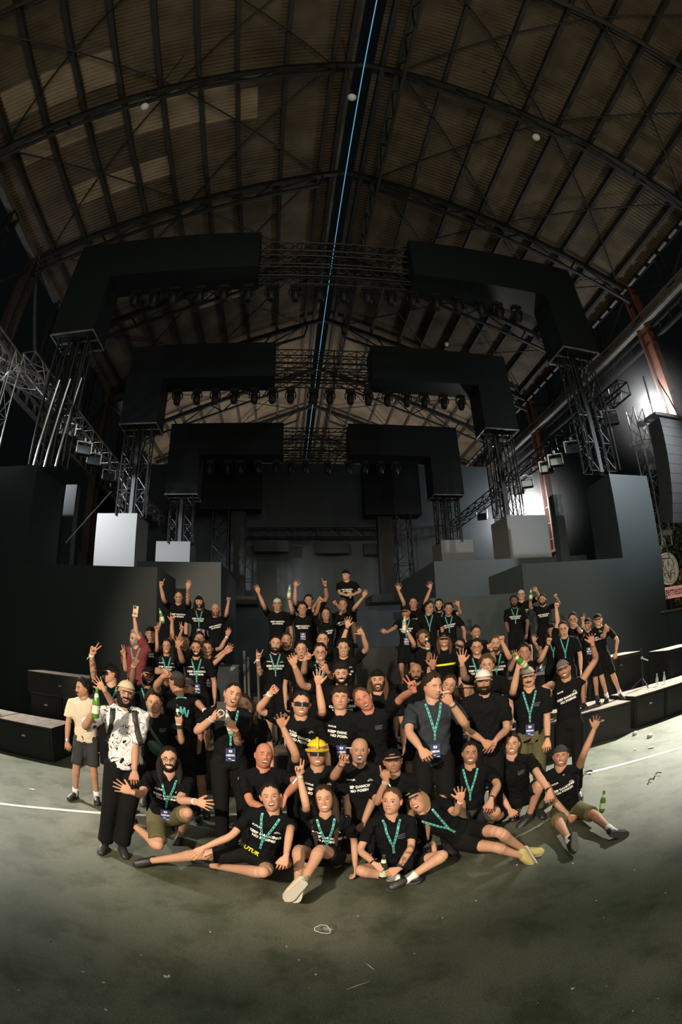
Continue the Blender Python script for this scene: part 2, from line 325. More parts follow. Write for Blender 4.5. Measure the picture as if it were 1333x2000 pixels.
for i, P in enumerate(PT):
    for s, sd in ((-1, 'left'), (1, 'right')):
        e = empty('led_screen', (P['x']+s*P['w'], P['Y'], P['zl']))
        tag(e, '%s half of the %s hanging L-shaped black led screen arch' % (sd, names[i]), 'led screen', 'hanging arch screens over the stage')
        b = lscreen(P, s).build('panel_wall', LEDB, e); b.matrix_parent_inverse = Matrix.Translation(-Vector(e.location))
        # rim of rigging frame with small bolts under the leg
        m = MB(); x0, x1 = sorted((P['x']+s*P['w'], P['x']+s*(P['w']-TL))); z = P['zl']-.03; y0, y1 = P['Y'], P['Y']+P['D']
        for a, c2 in (((x0, y0), (x1, y0)), ((x1, y0), (x1, y1)), ((x1, y1), (x0, y1)), ((x0, y1), (x0, y0)), ((x0, (y0+y1)/2), (x1, (y0+y1)/2))): m.bar((*a, z), (*c2, z), .03, 4)
        for t in np.linspace(0, 1, 7):
            m.ball((x0+(x1-x0)*t, y0, z-.02), .025, 5, 3); m.ball((x0+(x1-x0)*t, y1, z-.02), .025, 5, 3)
        b = m.build('rigging_frame', GALV, e); b.matrix_parent_inverse = Matrix.Translation(-Vector(e.location))
    # trusses in the gap
    xa, xb = P['x']-P['g']-.4, P['x']+P['g']+.4; y = P['Y']+.55
    for j, (dz, dy) in enumerate(((-.28, .0), (-.8, .1), (-1.28, .15))):
        t = box_truss((xa, y+dy, P['zt']+dz), (xb, y+dy, P['zt']+dz), .38, .026, .42); t.build('lighting_truss', BLKM, label='%s black cross truss in the gap of the %s screen arch' % (('upper', 'middle', 'lower')[j], names[i]), cat='truss', group='cross trusses joining the screen arches')
    m = MB()
    for zz in (P['zb']+.16, P['zb']+.05): m.bar((P['x']-P['w']+TL, y, zz), (P['x']+P['w']-TL, y, zz), .03, 6)
    m.build('lamp_bar', BLKM, label='long black lamp pipe under the %s screen arch' % names[i], cat='lamp pipe')
    # towers under the legs
    for s, sd in ((-1, 'left'), (1, 'right')):
        e = empty('truss_tower', (P['x']+s*(P['w']-TL/2), y, 6.25)); e.parent = None
        tag(e, '%s black truss tower with chain hoists carrying the %s screen arch' % (sd, names[i]), 'truss tower', 'truss towers under the screen arches')
        cx = P['x']+s*(P['w']-TL/2); inv = Matrix.Translation(-Vector(e.location))
        for dx in (-.38, .3):
            b = box_truss((cx+dx, y, 6.2), (cx+dx, y, P['zl']+.0), .34, .028, .45).build('mast', BLKM, e); b.matrix_parent_inverse = inv
        m = MB(); m.box(cx-.13, cx+.02, y-.08, y+.14, 6.2, P['zl']); b = m.build('cable_duct', BLK, e); b.matrix_parent_inverse = inv
        m = MB(); m.bar((cx-.62*s, y-.4, 6.2), (cx-.5*s, y-.4, P['zl']), .022, 5); m.bar((cx+.5*s, y-.3, 6.2), (cx+.5*s, y-.3, P['zl']), .03, 6)
        b = m.build('cable', BLKM, e); b.matrix_parent_inverse = inv
# moving heads
def make_head():
    e = empty('moving_head_light'); m = MB(); m.box(-.16, .16, -.1, .1, -.11, 0); m.box(-.05, .05, -.04, .04, 0, .07); m.build('base', BLK, e)
    m = MB()
    m.tube([(-.18, 0, -.37), (-.19, 0, -.2), (-.15, 0, -.115), (0, 0, -.105), (.15, 0, -.115), (.19, 0, -.2), (.18, 0, -.37)], [(.022, .05)]*7, 8, up=(0, 1, 0))
    m.build('yoke', BLK, e, smooth=True)
    m = MB(); m.tube([(0, 0, -.18), (0, 0, -.22), (0, 0, -.38), (0, 0, -.52), (0, 0, -.58)], [.08, .13, .14, .125, .09], 14, up=(0, 1, 0)); h = m.build('lamp_head', BLK, e, smooth=True)
    m = MB(); m.cyl((0, 0, -.583), (0, 0, 1), .085, .02, 14); m.build('lens', LENS, h); return e
MH = [(0, 11.85, [-4.59, -3.97, -3.38, -2.58, -1.87, -1.16, -.5, .2, .9, 1.59, 2.29, 2.98, 3.65, 4.38, 5.08, 5.85, 6.46, 7.13]),
      (1, 11.03, [-4.0, -3.26, -2.57, -1.87, -1.13, -.48, .18, .99, 1.6, 2.35, 3.01, 3.72, 4.46, 5.16, 5.93, 6.63]),
      (2, 9.92, [-3.28, -2.48, -1.92, -1.14, -.36, .26, .9, 1.86, 2.76, 3.5, 4.2, 4.9])]
ORD = 'first second third fourth fifth sixth seventh eighth ninth tenth eleventh twelfth thirteenth fourteenth fifteenth sixteenth seventeenth eighteenth'.split()
mh = None
for i, z, xs in MH:
    for k, x in enumerate(xs):
        if mh is None: mh = make_head(); o = mh
        else: o = copy_tree(mh)
        o.location = (x, PT[i]['Y']+.55, z)
        c = k+1; tag(o, 'black moving head lamp under the %s screen arch, %s from the left' % (names[i], ORD[k]), 'moving head light', 'moving head lamps in the %s part of the %s arch' % ('left' if x < -.6 else 'middle' if x < 3.3 else 'right', names[i]))
# rearmost dark screens and the back wall
for s, x0, x1, z0, z1 in (('left', -4.3, -1.17, 8.78, 11.3), ('right', 4.05, 7.0, 8.5, 11.3)):
    m = MB(); m.box(x0, x1, 23, 24, z0, z1); m.build('led_screen', LEDB, label='%s dark block screen hanging before the back wall' % s, cat='led screen')
    cx = -3.2 if s == 'left' else 6.0
    box_truss((cx, 23.5, 4.36), (cx, 23.5, z0-.02), .8, .045, .8).build('truss_tower', BLKM, label='%s dark truss tower under the rearmost block screen' % s, cat='truss tower')
    m = MB(); m.box(cx+.5, cx+1.25, 23.3, 23.7, 4.37, z0-.02) if s == 'left' else m.box(cx-1.3, cx-.5, 23.3, 23.7, 4.37, z0-.02); m.build('speaker_column', BLK, label='tall dark speaker column at the %s tower before the back wall' % s, cat='speaker')
    m = MB(); m.box(cx-.6, cx+1.9, 22, 24, 4.0, 4.35) if s == 'left' else m.box(cx-2.0, cx+1.5, 22, 24, 4.0, 4.35); m.build('riser_platform', BLK, label='%s dark platform carrying the rearmost tower' % s, cat='platform')
m = MB(); m.box(-9.5, 12.5, 26, 26.4, 0, 12.4); m.build('wall_back', LEDG, kind='structure')
box_truss((-2, 25, 8.0), (6, 25, 8.0), .5, .035, .6).build('lighting_truss', BLKM, label='long dark truss hanging low across the back wall', cat='truss')
for x0, x1, z in ((-1.6, .2, 7.6), (1.6, 3.4, 7.5), (4.2, 5.6, 7.4)):
    m = MB(); m.box(x0, x1, 24.8, 25.2, z-.6, z); m.build('blinder_lamp_bank', BLK, label='dark wide lamp bank below the low truss, %s of the three' % ('left' if x0 < 0 else 'middle' if x0 < 3 else 'right'), cat='lamp bank', group='lamp banks before the back wall')
# ------------------------------------------------------------------ stage blocks
def block(name, x0, x1, y0, y1, z0, z1, m_, label, cat='stage block', group=None, seams=True):
    m = MB(); m.box(x0, x1, y0, y1, z0, z1); o = m.build(name, m_, label=label, cat=cat)
    if group: o['group'] = group
    return o
G = 'led clad blocks beside the stage'
block('led_block', -9.7, -2.75, 10, 11.8, 0, 3.66, LEDB, 'huge low black led wall at the left of the stage', group=G)
block('led_block', -9.7, -6.18, 10, 11.7, 3.66, 6.08, LEDB, 'black led column block on the left wall, dark and wide', group=G)
block('led_block', -6.5, -6.12, 12.4, 12.7, 3.7, 6.4, LEDB, 'narrow grey strip panel behind the left wall', group=G)
block('led_block', -6.45, -4.95, 15.0, 16.4, 0, 6.28, LEDW, 'pale grey led pedestal left of the stage under the middle tower', group=G)
block('led_block', -4.2, -1.75, 13.0, 17.0, 0, 4.32, LEDG, 'dark grey led block behind the left wall', group=G)
block('led_block', -5.42, -3.93, 19.3, 20.6, 0, 6.3, LEDW, 'small pale grey led pedestal far left under the rear tower', group=G)
block('led_block', 3.1, 5.4, 10.05, 12.2, 0, 2.95, LEDG, 'low grey led wall behind the right part of the stage', group=G)
block('led_block', 5.42, 10.2, 10.0, 12.0, 0, 3.62, LEDG, 'big dark led block at the right of the stage', group=G)
block('led_block', 8.65, 10.2, 10.0, 11.25, 3.62, 5.96, LEDG, 'tall dark led column on the right block', group=G)
block('led_block', 4.2, 9.6, 13.0, 17.0, 0, 4.28, LEDG, 'grey led block behind the right wall', group=G)
block('led_block', 7.72, 9.45, 15.0, 16.4, 4.28, 6.2, LEDW, 'pale led pedestal at the right under the middle tower', group=G)
block('led_block', 6.62, 8.12, 19.3, 20.6, 0, 6.3, LEDW, 'small pale led pedestal far right under the rear tower', group=G)
block('led_block', 8.3, 8.62, 12.6, 12.9, 3.7, 6.2, LEDG, 'narrow grey strip panel behind the right column', group=G)
block('stage_fascia', 10.22, 14.0, 10.0, 12, 0, 2.03, LEDG, 'long low dark fascia running off to the right edge', 'stage fascia')
m = MB(); m.box(9.9, 14.0, 9.93, 9.99, 2.0, 2.05); m.build('lit_edge_strip', GALV, label='thin bright strip in place of the lit top of the right fascia', cat='lit top strip')  # the light on the fascia top, put in as a pale strip
block('stage_deck', -2.72, 5.6, 7.75, 9.98, 0, 1.2, BLK, 'black stage deck carrying the back rows of the crew', 'stage deck')
block('stage_riser', .2, 2.9, 9.25, 9.97, 1.2, 1.95, BLK, 'raised black platform at the middle of the stage', 'stage riser')
m = MB(); m.box(-1.45, -.74, 7.66, 7.74, .35, 1.72); m.box(-1.43, -.76, 7.62, 7.66, .38, 1.69, 1); m.build('mesh_panel', [BLK, mat('grey speckled mesh', (.10, .12, .14), .6, noise=(60, (.2, .22, .25)))], label='grey speckled mesh panel on the stage front left of the middle', cat='panel')
for k, x in enumerate((-.66, -.6, -.45, -.2, -.05)):
    m = MB(); m.bar((x, 7.6, .4), (x, 7.6, 1.95-.1*(k % 2)), .02, 6); m.build('metal_pole', ALU, label='thin bright upright pole beside the grey mesh panel', cat='pole', group='poles beside the mesh panel')
# ------------------------------------------------------------------ subwoofers, stacked along the front
def sub(x0, x1, y0, y1, z0, z1, label, group=None):
    e = empty('subwoofer', (x0, y0, z0)); tag(e, label, 'subwoofer', group); inv = Matrix.Translation(-Vector((x0, y0, z0)))
    m = MB(); m.box(x0, x1, y0, y1, z0, z1-.012); b = m.build('cabinet', BPLY, e); b.matrix_parent_inverse = inv
    m = MB(); m.box(x0, x1, y0, y1, z1-.012, z1); b = m.build('top_board', PLY, e); b.matrix_parent_inverse = inv
    m = MB(); m.box(x0+.04, x1-.04, y0-.012, y0, z0+.04, z1-.05); b = m.build('grille', BLK, e); b.matrix_parent_inverse = inv
    m = MB(); m.box((x0+x1)/2-.035, (x0+x1)/2+.035, y0-.016, y0-.012, z1-.22, z1-.19); b = m.build('badge', ALU, e); b.matrix_parent_inverse = inv
    return e
GS = 'black bass cabinets laid along the stage front'
sub(-4.78, -3.68, 6.8, 7.62, 0, .57, 'black bass cabinet with dusty top, right end of the left row', GS)
sub(-5.93, -4.82, 6.8, 7.62, 0, .57, 'black bass cabinet with dusty top at the left picture edge', GS)
sub(-2.1, -.95, 6.35, 7.1, 0, .6, 'black bass cabinet hidden behind the crew, left of the middle', GS)
sub(-.9, .25, 6.1, 6.9, 0, .6, 'black bass cabinet behind the crew at the middle left', GS)
sub(.3, 1.45, 6.1, 6.9, 0, .6, 'black bass cabinet behind the crew at the middle', GS)
sub(1.5, 2.65, 6.1, 6.9, 0, .6, 'black bass cabinet behind the crew at the middle right', GS)
sub(2.9, 4.2, 6.2, 7.2, 0, .6, 'black bass cabinet under the crew right of the middle', GS)
sub(4.25, 5.56, 6.48, 7.35, 0, .58, 'black bass cabinet at the right with three men standing on it', GS)
sub(5.82, 6.6, 6.65, 7.4, 0, .6, 'black bass cabinet with a logo plate, right of the gap', GS)
sub(6.62, 7.9, 6.65, 7.4, 0, .6, 'black bass cabinet at the right picture edge', GS)
sub(-4.75, -4.07, 8.0, 8.5, .0, .95, 'tall black cabinet, lower one of the left stack', GS)
sub(-4.8, -3.35, 7.98, 8.6, .95, 1.34, 'black cabinet lying on top of the left stack', GS)
sub(-4.05, -3.35, 8.0, 8.6, .0, .94, 'black cabinet beside the left stack under its lid', GS)
sub(6.0, 7.2, 8.0, 8.6, 0, 1.27, 'tall black cabinet behind the right sub row', GS)
sub(7.55, 8.6, 7.45, 8.1, .0, 1.2, 'tall black cabinet at the right picture edge above the subs', GS)
# ------------------------------------------------------------------ side trusses with fixtures
for sd, x, z, yy in (('right', 9.6, 8.5, [10.4, 12.8, 14.0, 14.7, 16.4, 17.2, 19, 21.3]), ('left', -7.0, 8.9, [12.8, 14.3, 15.3, 17, 18, 20, 23, 24.2])):
    box_truss((x, 9.4, z), (x, 26, z), .42, .03, .5).build('lighting_truss', ALU if sd == 'left' else BLKM, label='long truss running back along the %s side over the blocks' % sd, cat='truss')
    for k, y in enumerate(yy):
        e = empty('flood_lamp', (x, y, z-.25)); tag(e, 'boxy strobe lamp under the %s side truss, %s from the front' % (sd, ORD[k]), 'strobe lamp', 'strobe lamps on the %s side truss' % sd)
        m = MB(); m.box(-.24, .24, -.12, .1, -.52, -.22); m.build('housing', BLK, e)
        m = MB()
        s = 1 if sd == 'right' else -1
        for q in (-1, 1): m.box(q*.27-.02, q*.27+.02, -.04, .04, -.45, -.05)
        m.box(-.29, .29, -.04, .04, -.07, -.03); m.box(-.03, .03, -.03, .03, -.05, .1); m.build('bracket', ALU, e)
        m = MB(); m.box(-.21, .21, -.125, -.12, -.49, -.25); m.build('lens', LENS, e)
        e.rotation_euler = (0, 0, -s*.5)
for x0, y0, z0, z1, lab in ((11.72, 11.3, 4.1, 8.9, 'right'), (-7.7, 9.6, 6.1, 9.2, 'left')):
    e = empty('truss_tower', (x0, y0, z0)); tag(e, 'bright aluminium truss tower at the far %s of the stage' % lab, 'truss tower'); inv = Matrix.Translation(-Vector(e.location))
    b = box_truss((x0, y0, z0), (x0, y0, z1), .46, .024, .62, n=6).build('mast', ALU, e); b.matrix_parent_inverse = inv
    if lab == 'right':
        m = MB(); m.bar((x0-.2, y0, z0), (x0-.45, y0, 0), .05, 6); m.bar((x0-.2, y0+.2, z0), (x0-.45, y0+.2, 0), .05, 6); m.bar((x0-.2, y0, z0), (x0+.22, y0, z0+.02), .04, 6); m.bar((x0+.05, y0, z0+.3), (x0-.25, y0-.02, z0-.4), .018, 5); m.bar((x0+.08, y0, z0+.3), (x0+.22, y0-.02, z0-.4), .018, 5); m.bar((x0-.3, y0-.02, z0-.4), (x0+.25, y0-.02, z0-.4), .018, 5)
        b = m.build('leg_frame', ALU, e); b.matrix_parent_inverse = inv
box_truss((-9.5, 8.3, 9.2), (-7.2, 12.2, 9.2), .4, .028, .5).build('lighting_truss', ALU, label='bright truss slanting in at the left picture edge', cat='truss')
box_truss((-10.6, 8.9, 7.6), (-8.9, 9.0, 7.6), .4, .028, .5).build('lighting_truss', ALU, label='short bright truss at the left picture edge, lower one', cat='truss')
for k, (x, y) in enumerate(((-6.1, 10.2), (-5.75, 10.2), (-6.45, 10.2))):
    m = MB(); m.bar((x, y, 6.1), (x+.25, y, 8.6), .03, 6); m.build('support_pole', ALU, label='slim bright pole standing on the left column block', cat='pole', group='slim poles on the left block')
m = MB(); m.bar(at_y(128, 1060, 11.9), at_y(218, 960, 13.5), .015, 5); m.ball(at_y(160, 1024, 12.5), .04, 6, 4); m.build('steel_guy_wire', ALU, label='slanting steel guy wire with a turnbuckle above the left wall', cat='guy wire')
# right speaker array
e = empty('line_array', (11.3, 9.6, 7.6)); tag(e, 'curved hanging array of dark speakers at the right edge', 'line array')
LAC = mat('grey array cabinet', (.05, .053, .056), .6, noise=(20, (.07, .073, .076)))
pz, py_ = 7.6, 9.6
for k in range(11):
    a = math.radians(1+k*1.5); m = MB(); cz_, cy_ = pz-.14*math.cos(a), py_+.14*math.sin(a)
    m.obox((11.35, cy_, cz_), (1, 0, 0), (0, math.cos(a), math.sin(a)), (0, -math.sin(a), math.cos(a)), .62, .3, .139); pz -= .28*math.cos(a); py_ += .28*math.sin(a)
    b = m.build('speaker', LAC, e); b.matrix_parent_inverse = Matrix.Translation(-Vector(e.location))
m = MB(); m.box(10.6, 12.2, 9.3, 9.9, 7.68, 7.78); m.bar((10.7, 9.5, 7.7), (10.9, 9.6, 9.2), .03, 5); m.bar((12.1, 9.5, 7.7), (11.6, 9.6, 9.2), .03, 5); b = m.build('rigging_frame', ALU, e); b.matrix_parent_inverse = Matrix.Translation(-Vector(e.location))
# floodlights that burn
EM = mat('burning floodlight glass', (1, 1, 1), .4, emit=(1, .97, .92), estr=60)
def flood(x, y, z, r, label, aim):
    e = empty('floodlight', (x, y, z)); tag(e, label, 'floodlight'); d = norm(np.array(aim)-[x, y, z]); inv = Matrix.Translation(-Vector(e.location)); c = np.array([x, y, z])
    s_ = norm(np.cross(d, (0, 0, 1))); u = np.cross(s_, d)
    m = MB(); m.obox(c-d*.2, s_, d, u, r*1.3, .14, r*1.1); b = m.build('housing', BLK, e); b.matrix_parent_inverse = inv
    m = MB(); m.obox(c-d*.045, s_, d, u, r*1.1, .012, r*.9); b = m.build('glass', EM, e); b.matrix_parent_inverse = inv
    m = MB(); m.bar(c-d*.2+s_*r*1.35, c-d*.2+s_*r*1.35+u*r*1.6, .025, 5); m.bar(c-d*.2-s_*r*1.35, c-d*.2-s_*r*1.35+u*r*1.6, .025, 5); m.bar(c-d*.2+s_*r*1.35+u*r*1.6, c-d*.2-s_*r*1.35+u*r*1.6, .025, 5); b = m.build('bracket', ALU, e); b.matrix_parent_inverse = inv
flood(13.9, 12.3, 9.75, .20, 'glaring white floodlight high at the right picture edge', (0, 0, 2))
flood(14.0, 24.3, 9.2, .30, 'glaring white floodlight beside the orange pillar', (0, 0, 2))
flood(14.0, 30.5, 7.4, .12, 'small distant floodlight low between the right pillars', (0, 0, 2))
# thin haze hanging in the beams of the two burning floodlights
def haze(x, y, z, r, d, e_):
    m = bpy.data.materials.new('lit haze'); m.use_nodes = True; nt = m.node_tree; nt.nodes.remove(nt.nodes['Principled BSDF']); v = nt.nodes.new('ShaderNodeVolumeScatter'); v.inputs['Anisotropy'].default_value = .2
    tc = nt.nodes.new('ShaderNodeTexCoord'); ln = nt.nodes.new('ShaderNodeVectorMath'); ln.operation = 'LENGTH'; nt.links.new(tc.outputs['Object'], ln.inputs[0])
    mr = nt.nodes.new('ShaderNodeMapRange'); mr.inputs['From Min'].default_value = r; mr.inputs['From Max'].default_value = 0
    pw = nt.nodes.new('ShaderNodeMath'); pw.operation = 'POWER'; pw.inputs[1].default_value = 2.5; ml = nt.nodes.new('ShaderNodeMath'); ml.operation = 'MULTIPLY'; ml.inputs[1].default_value = d
    nt.links.new(ln.outputs['Value'], mr.inputs['Value']); nt.links.new(mr.outputs[0], pw.inputs[0]); nt.links.new(pw.outputs[0], ml.inputs[0]); nt.links.new(ml.outputs[0], v.inputs['Density'])
    nt.links.new(v.outputs[0], nt.nodes['Material Output'].inputs['Volume']); b = MB(); b.ball((0, 0, 0), r, 24, 16); o = b.build('haze', m, kind='stuff'); o.location = (x, y, z); tag(o, 'thin haze glowing around a burning floodlight', 'haze')
    lamp('POINT', 'floodlight_glow', (x-.15, y-.25, z-.05), e_, (.95, .97, 1), None, .12)
haze(13.9, 12.3, 9.75, 3.0, .34, 330)
haze(14.0, 24.3, 9.2, 4.6, .28, 650)
# mushroom lamps hanging from the roof, unlit; a faint glow is put into the globe material
GLOBE = mat('frosted lamp globe', (.75, .75, .7), .3, emit=(.8, .85, .8), estr=.05)
for (px, py, y, lab) in ((283, 208, 5, 'left'), (688, 190, 5, 'middle'), (1048, 268, 5, 'right'), (873, 672, 20, 'far')):
    c = at_y(px, py, y); e = empty('hall_lamp', c); tag(e, 'round frosted globe lamp hanging from the %s part of the roof' % lab, 'hall lamp')
    m = MB(); m.ball((0, 0, 0), .11, 14, 10); m.build('globe', GLOBE, e, smooth=True); m = MB(); m.bar((0, 0, .1), (0, 0, zroof(c[0]-XR)-c[2]-.1), .015, 5); m.tube([(0, 0, .08), (0, 0, .2)], [.09, .04], 10, up=(0, 1, 0)); m.build('stem', STEEL, e)
# ------------------------------------------------------------------ sign and trees at the right
CREAM = mat('cream sign face', (.62, .58, .45), .6, noise=(14, (.55, .50, .38)), emit=(.9, .85, .65), estr=.12)
EMB = mat('sign emblem lines', (.36, .35, .28), .7)
PINK = mat('orange pink sign board', (.80, .36, .28), .6, emit=(.9, .42, .34), estr=.35)
DKT = mat('dark sign lettering', (.10, .06, .05), .6)
def text_mesh(txt, size=1, bold=0.0, sx=1.0, spacing=1.0, res=2):
    cu = bpy.data.curves.new('lettering', 'FONT'); cu.body = txt; cu.size = size; cu.align_x = 'CENTER'; cu.offset = bold; cu.space_character = spacing; cu.resolution_u = res; cu.space_line = 1.12
    o = bpy.data.objects.new('lettering_source', cu); COL.objects.link(o); dg = bpy.context.evaluated_depsgraph_get(); me = bpy.data.meshes.new_from_object(o.evaluated_get(dg))
    V = np.zeros(len(me.vertices)*3); me.vertices.foreach_get('co', V); V = V.reshape(-1, 3); V[:, 0] *= sx; F = [tuple(p.vertices) for p in me.polygons]
    bpy.data.objects.remove(o); bpy.data.curves.remove(cu); bpy.data.meshes.remove(me); return V, F
SY = 12.6
c = at_y(1307, 1110, SY); R = .58
e = empty('bar_sign', (c[0], SY, 1.9)); tag(e, 'round cream stag emblem sign above an orange pink board at the right edge', 'sign'); inv = Matrix.Translation(-Vector(e.location))
m = MB(); m.tube([(c[0], SY, c[2]), (c[0], SY+.12, c[2])], [R, R], 40, up=(0, 0, 1)); b = m.build('emblem_disc', CREAM, e); b.matrix_parent_inverse = inv
m = MB(); A = np.linspace(0, 2*math.pi, 41); m.tube([(c[0]+R*.9*math.cos(a), SY-.01, c[2]+R*.9*math.sin(a)) for a in A], [.012]*41, 4, up=(0, 1, 0), cap=False)
def eb(*p, r=.018): m.tube([(c[0]+x*R, SY-.012, c[2]+z*R) for x, z in p], [r]*len(p), 4, up=(0, 1, 0))
eb((-.12, -.62), (-.16, -.35), (-.1, -.2), (0, -.75), (.1, -.2), (.16, -.35), (.12, -.62), r=.022)     # muzzle
for s in (-1, 1):
    eb((s*.12, -.2), (s*.42, -.05), (s*.52, .3), (s*.36, .62), r=.022); eb((s*.3, -.1), (s*.3, .25)); eb((s*.48, .1), (s*.66, .35)); eb((s*.5, .35), (s*.62, .6)); eb((s*.2, -.3), (s*.5, -.32)); eb((s*.45, -.45), (s*.6, -.05)); eb((s*.35, -.6), (s*.55, -.35))
eb((-.1, .3), (.1, .3), r=.03); eb((0, .12), (0, .5), r=.03)
b = m.build('stag_emblem', EMB, e); b.matrix_parent_inverse = inv
b0 = at_y(1301, 1157, SY); bx0, bx1 = b0[0]-.9, b0[0]+2.3; z0, z1 = b0[2]-.24, b0[2]+.17
m = MB(); m.box(bx0, bx1, SY-.12, SY+.1, z0, z1); b = m.build('name_board', PINK, e); b.matrix_parent_inverse = inv
V, F = text_mesh('J\u00e4germeister', .36, .004, .74); V = V[:, [0, 2, 1]]*[1, 1, 1.25]; V += [(bx0+bx1)/2-.36, SY-.128, z0+.1]; m = MB(); m.add(V, F); b = m.build('lettering', DKT, e); b.matrix_parent_inverse = inv
m = MB()
for x in (bx0+.5, bx0+1.3, bx0+2.2): m.box(x-.04, x+.04, SY-.03, SY+.03, 1.9, z0)
for z in (2.1, 2.25, 2.4): m.box(bx0+.5, bx1-.4, SY-.03, SY+.03, z, z+.03)
b = m.build('stand', STEEL, e); b.matrix_parent_inverse = inv
for k, (px, py, sz) in enumerate(((1305, 1040, .30), (1275, 912, .26), (1254, 828, .26), (1236, 868, .16))):
    c2 = at_y(px, py, 11.0); m = MB(); m.box(-sz/2, sz/2, -.1, .1, -.07, .07); o = m.build('junction_box', mat('pale grey plastic', (.55, .55, .55), .5), label='pale box clamped to the right aluminium tower, %s' % ('the lowest and largest', 'third from the top', 'the topmost', 'second from the top')[k], cat='junction box', group='pale boxes on the right tower'); o.location = c2
def tree(x, y, z, r, h, label, col):
    e = empty('tree', (x, y, 0)); tag(e, label, 'tree', 'trees beyond the sign'); m = MB(); rg = np.random.RandomState(int(x*10))
    m.tube([(0, 0, 0), (.1, 0, z*.6), (0, .1, z)], [.22, .16, .08], 8, up=(0, 1, 0)); m.build('trunk', mat('bark', (.08, .06, .04), .9), e, smooth=True)
    m = MB(); V = []; F = []
    for i in range(2600):
        d = norm(rg.normal(size=3)); q = d*np.array([r, r, h])*(.55+.45*rg.rand())*(1+.18*math.sin(d[0]*7)+.15*math.cos(d[2]*9)); p = q+[0, 0, z]
        a, b_ = norm(rg.normal(size=3))*.11, norm(rg.normal(size=3))*.06; n = len(V); V += [p-a, p+b_, p+a, p-b_]; F.append((n, n+1, n+2, n+3))
    m.add(V, F); m.build('foliage', col, e, kind='stuff')
tree(17.9, 16.6, 4.4, 1.5, 1.9, 'dark green leafy tree beyond the round sign', mat('dark leaves', (.05, .075, .03), .7))
tree(16.4, 14.4, 2.9, .85, .8, 'yellow green bush glowing behind the sign board', mat('yellow leaves', (.20, .20, .035), .7))
tree(23.5, 22.5, 5.0, 2.4, 2.8, 'dim leafy tree at the right picture edge', mat('dim leaves', (.03, .045, .025), .7))
# ------------------------------------------------------------------ odds and ends on the subs
m = MB()
for k in range(9):
    a = RNG.rand()*6; q = [(-5.9+.22*k+.25*math.cos(a+t), 8.0+.25*math.sin(a*2+t*1.7), .03+.02*k*abs(math.sin(t))) for t in np.linspace(0, 5, 14)]
    m.tube(q, [.014]*14, 5, up=(0, 0, 1))
m.build('cable_heap', BLK, label='tangled heap of black cables behind the left bass cabinets', cat='cable heap', kind='stuff')
m = MB()
for k in range(16):
    a = k/15; cc = np.array([-5.35+.55*a, 6.95+.02*math.sin(k*2), .6]); m.tube([cc+[.03*math.cos(t), .02*math.sin(t), .012*math.sin(2*t+k)] for t in np.linspace(0, 2*math.pi, 9)], [.007]*9, 4, up=(0, 0, 1))
m.build('steel_chain', ALU, label='bright steel chain lying on the left bass cabinet', cat='chain')
e = empty('tripod_stand', (6.55, 7.25, .6)); tag(e, 'black tripod microphone stand on the right bass cabinet', 'stand')
m = MB(); m.bar((0, 0, .05), (0, 0, .78), .016, 8); m.build('pole', BLK, e)
for a in (0.3, 2.4, 4.5): m = MB(); m.bar((0, 0, .2), (.24*math.cos(a), .24*math.sin(a), .01), .011, 6); m.build('leg', BLK, e)
m = MB(); m.bar((-.02, 0, .6), (.16, -.02, .52), .012, 6); m.ball((.0, 0, .6), .03, 8, 6); m.build('clamp_arm', ALU, e)
GRN = mat('green bottle glass', (.10, .32, .05), .12, spec=.8, trans=.35); PAPER = mat('bottle label paper', (.60, .66, .50), .6); DKG = mat('dark bottle glass', (.02, .04, .02), .12, spec=.8)
CLR = mat('clear plastic', (.75, .78, .80), .12, spec=.8, alpha=.35)
def bottle(p, d, mt, label, s=1.0, lab_=True, group=None):
    d = norm(d); p = np.asarray(p, float); e = empty('beer_bottle', p); tag(e, label, 'bottle', group); inv = Matrix.Translation(-Vector(e.location))
    H = [0, .005, .01, .13, .16, .185, .225, .23, .24]; Rr = [.02, .029, .031, .031, .024, .014, .0125, .015, .015]
    m = MB(); m.tube([p+d*h*s for h in H], [r*s for r in Rr], 14, up=(.4, .8, .1)); b = m.build('glass_body', mt, e, smooth=True); b.matrix_parent_inverse = inv
    if lab_:
        m = MB(); m.tube([p+d*.17*s, p+d*.2*s], [.021*s, .0146*s], 14, up=(.4, .8, .1), cap=False); b = m.build('neck_label', PAPER, e, smooth=True); b.matrix_parent_inverse = inv; m = MB(); m.tube([p+d*.04*s, p+d*.105*s], [.0318*s]*2, 14, up=(.4, .8, .1), cap=False); b = m.build('paper_label', PAPER, e, smooth=True); b.matrix_parent_inverse = inv
    return e
bottle(at_z(1176, 1585, 0), (.05, 0, 1), GRN, 'green beer bottle standing on the asphalt behind the seated man in a cap')
bottle((6.95, 7.0, .6), (0, 0, 1), CLR, 'empty clear bottle standing on the right bass cabinet', lab_=False)
bottle((6.78, 7.05, .6), (.02, 0, 1), CLR, 'second clear bottle on the right bass cabinet, nearer the tripod', lab_=False)
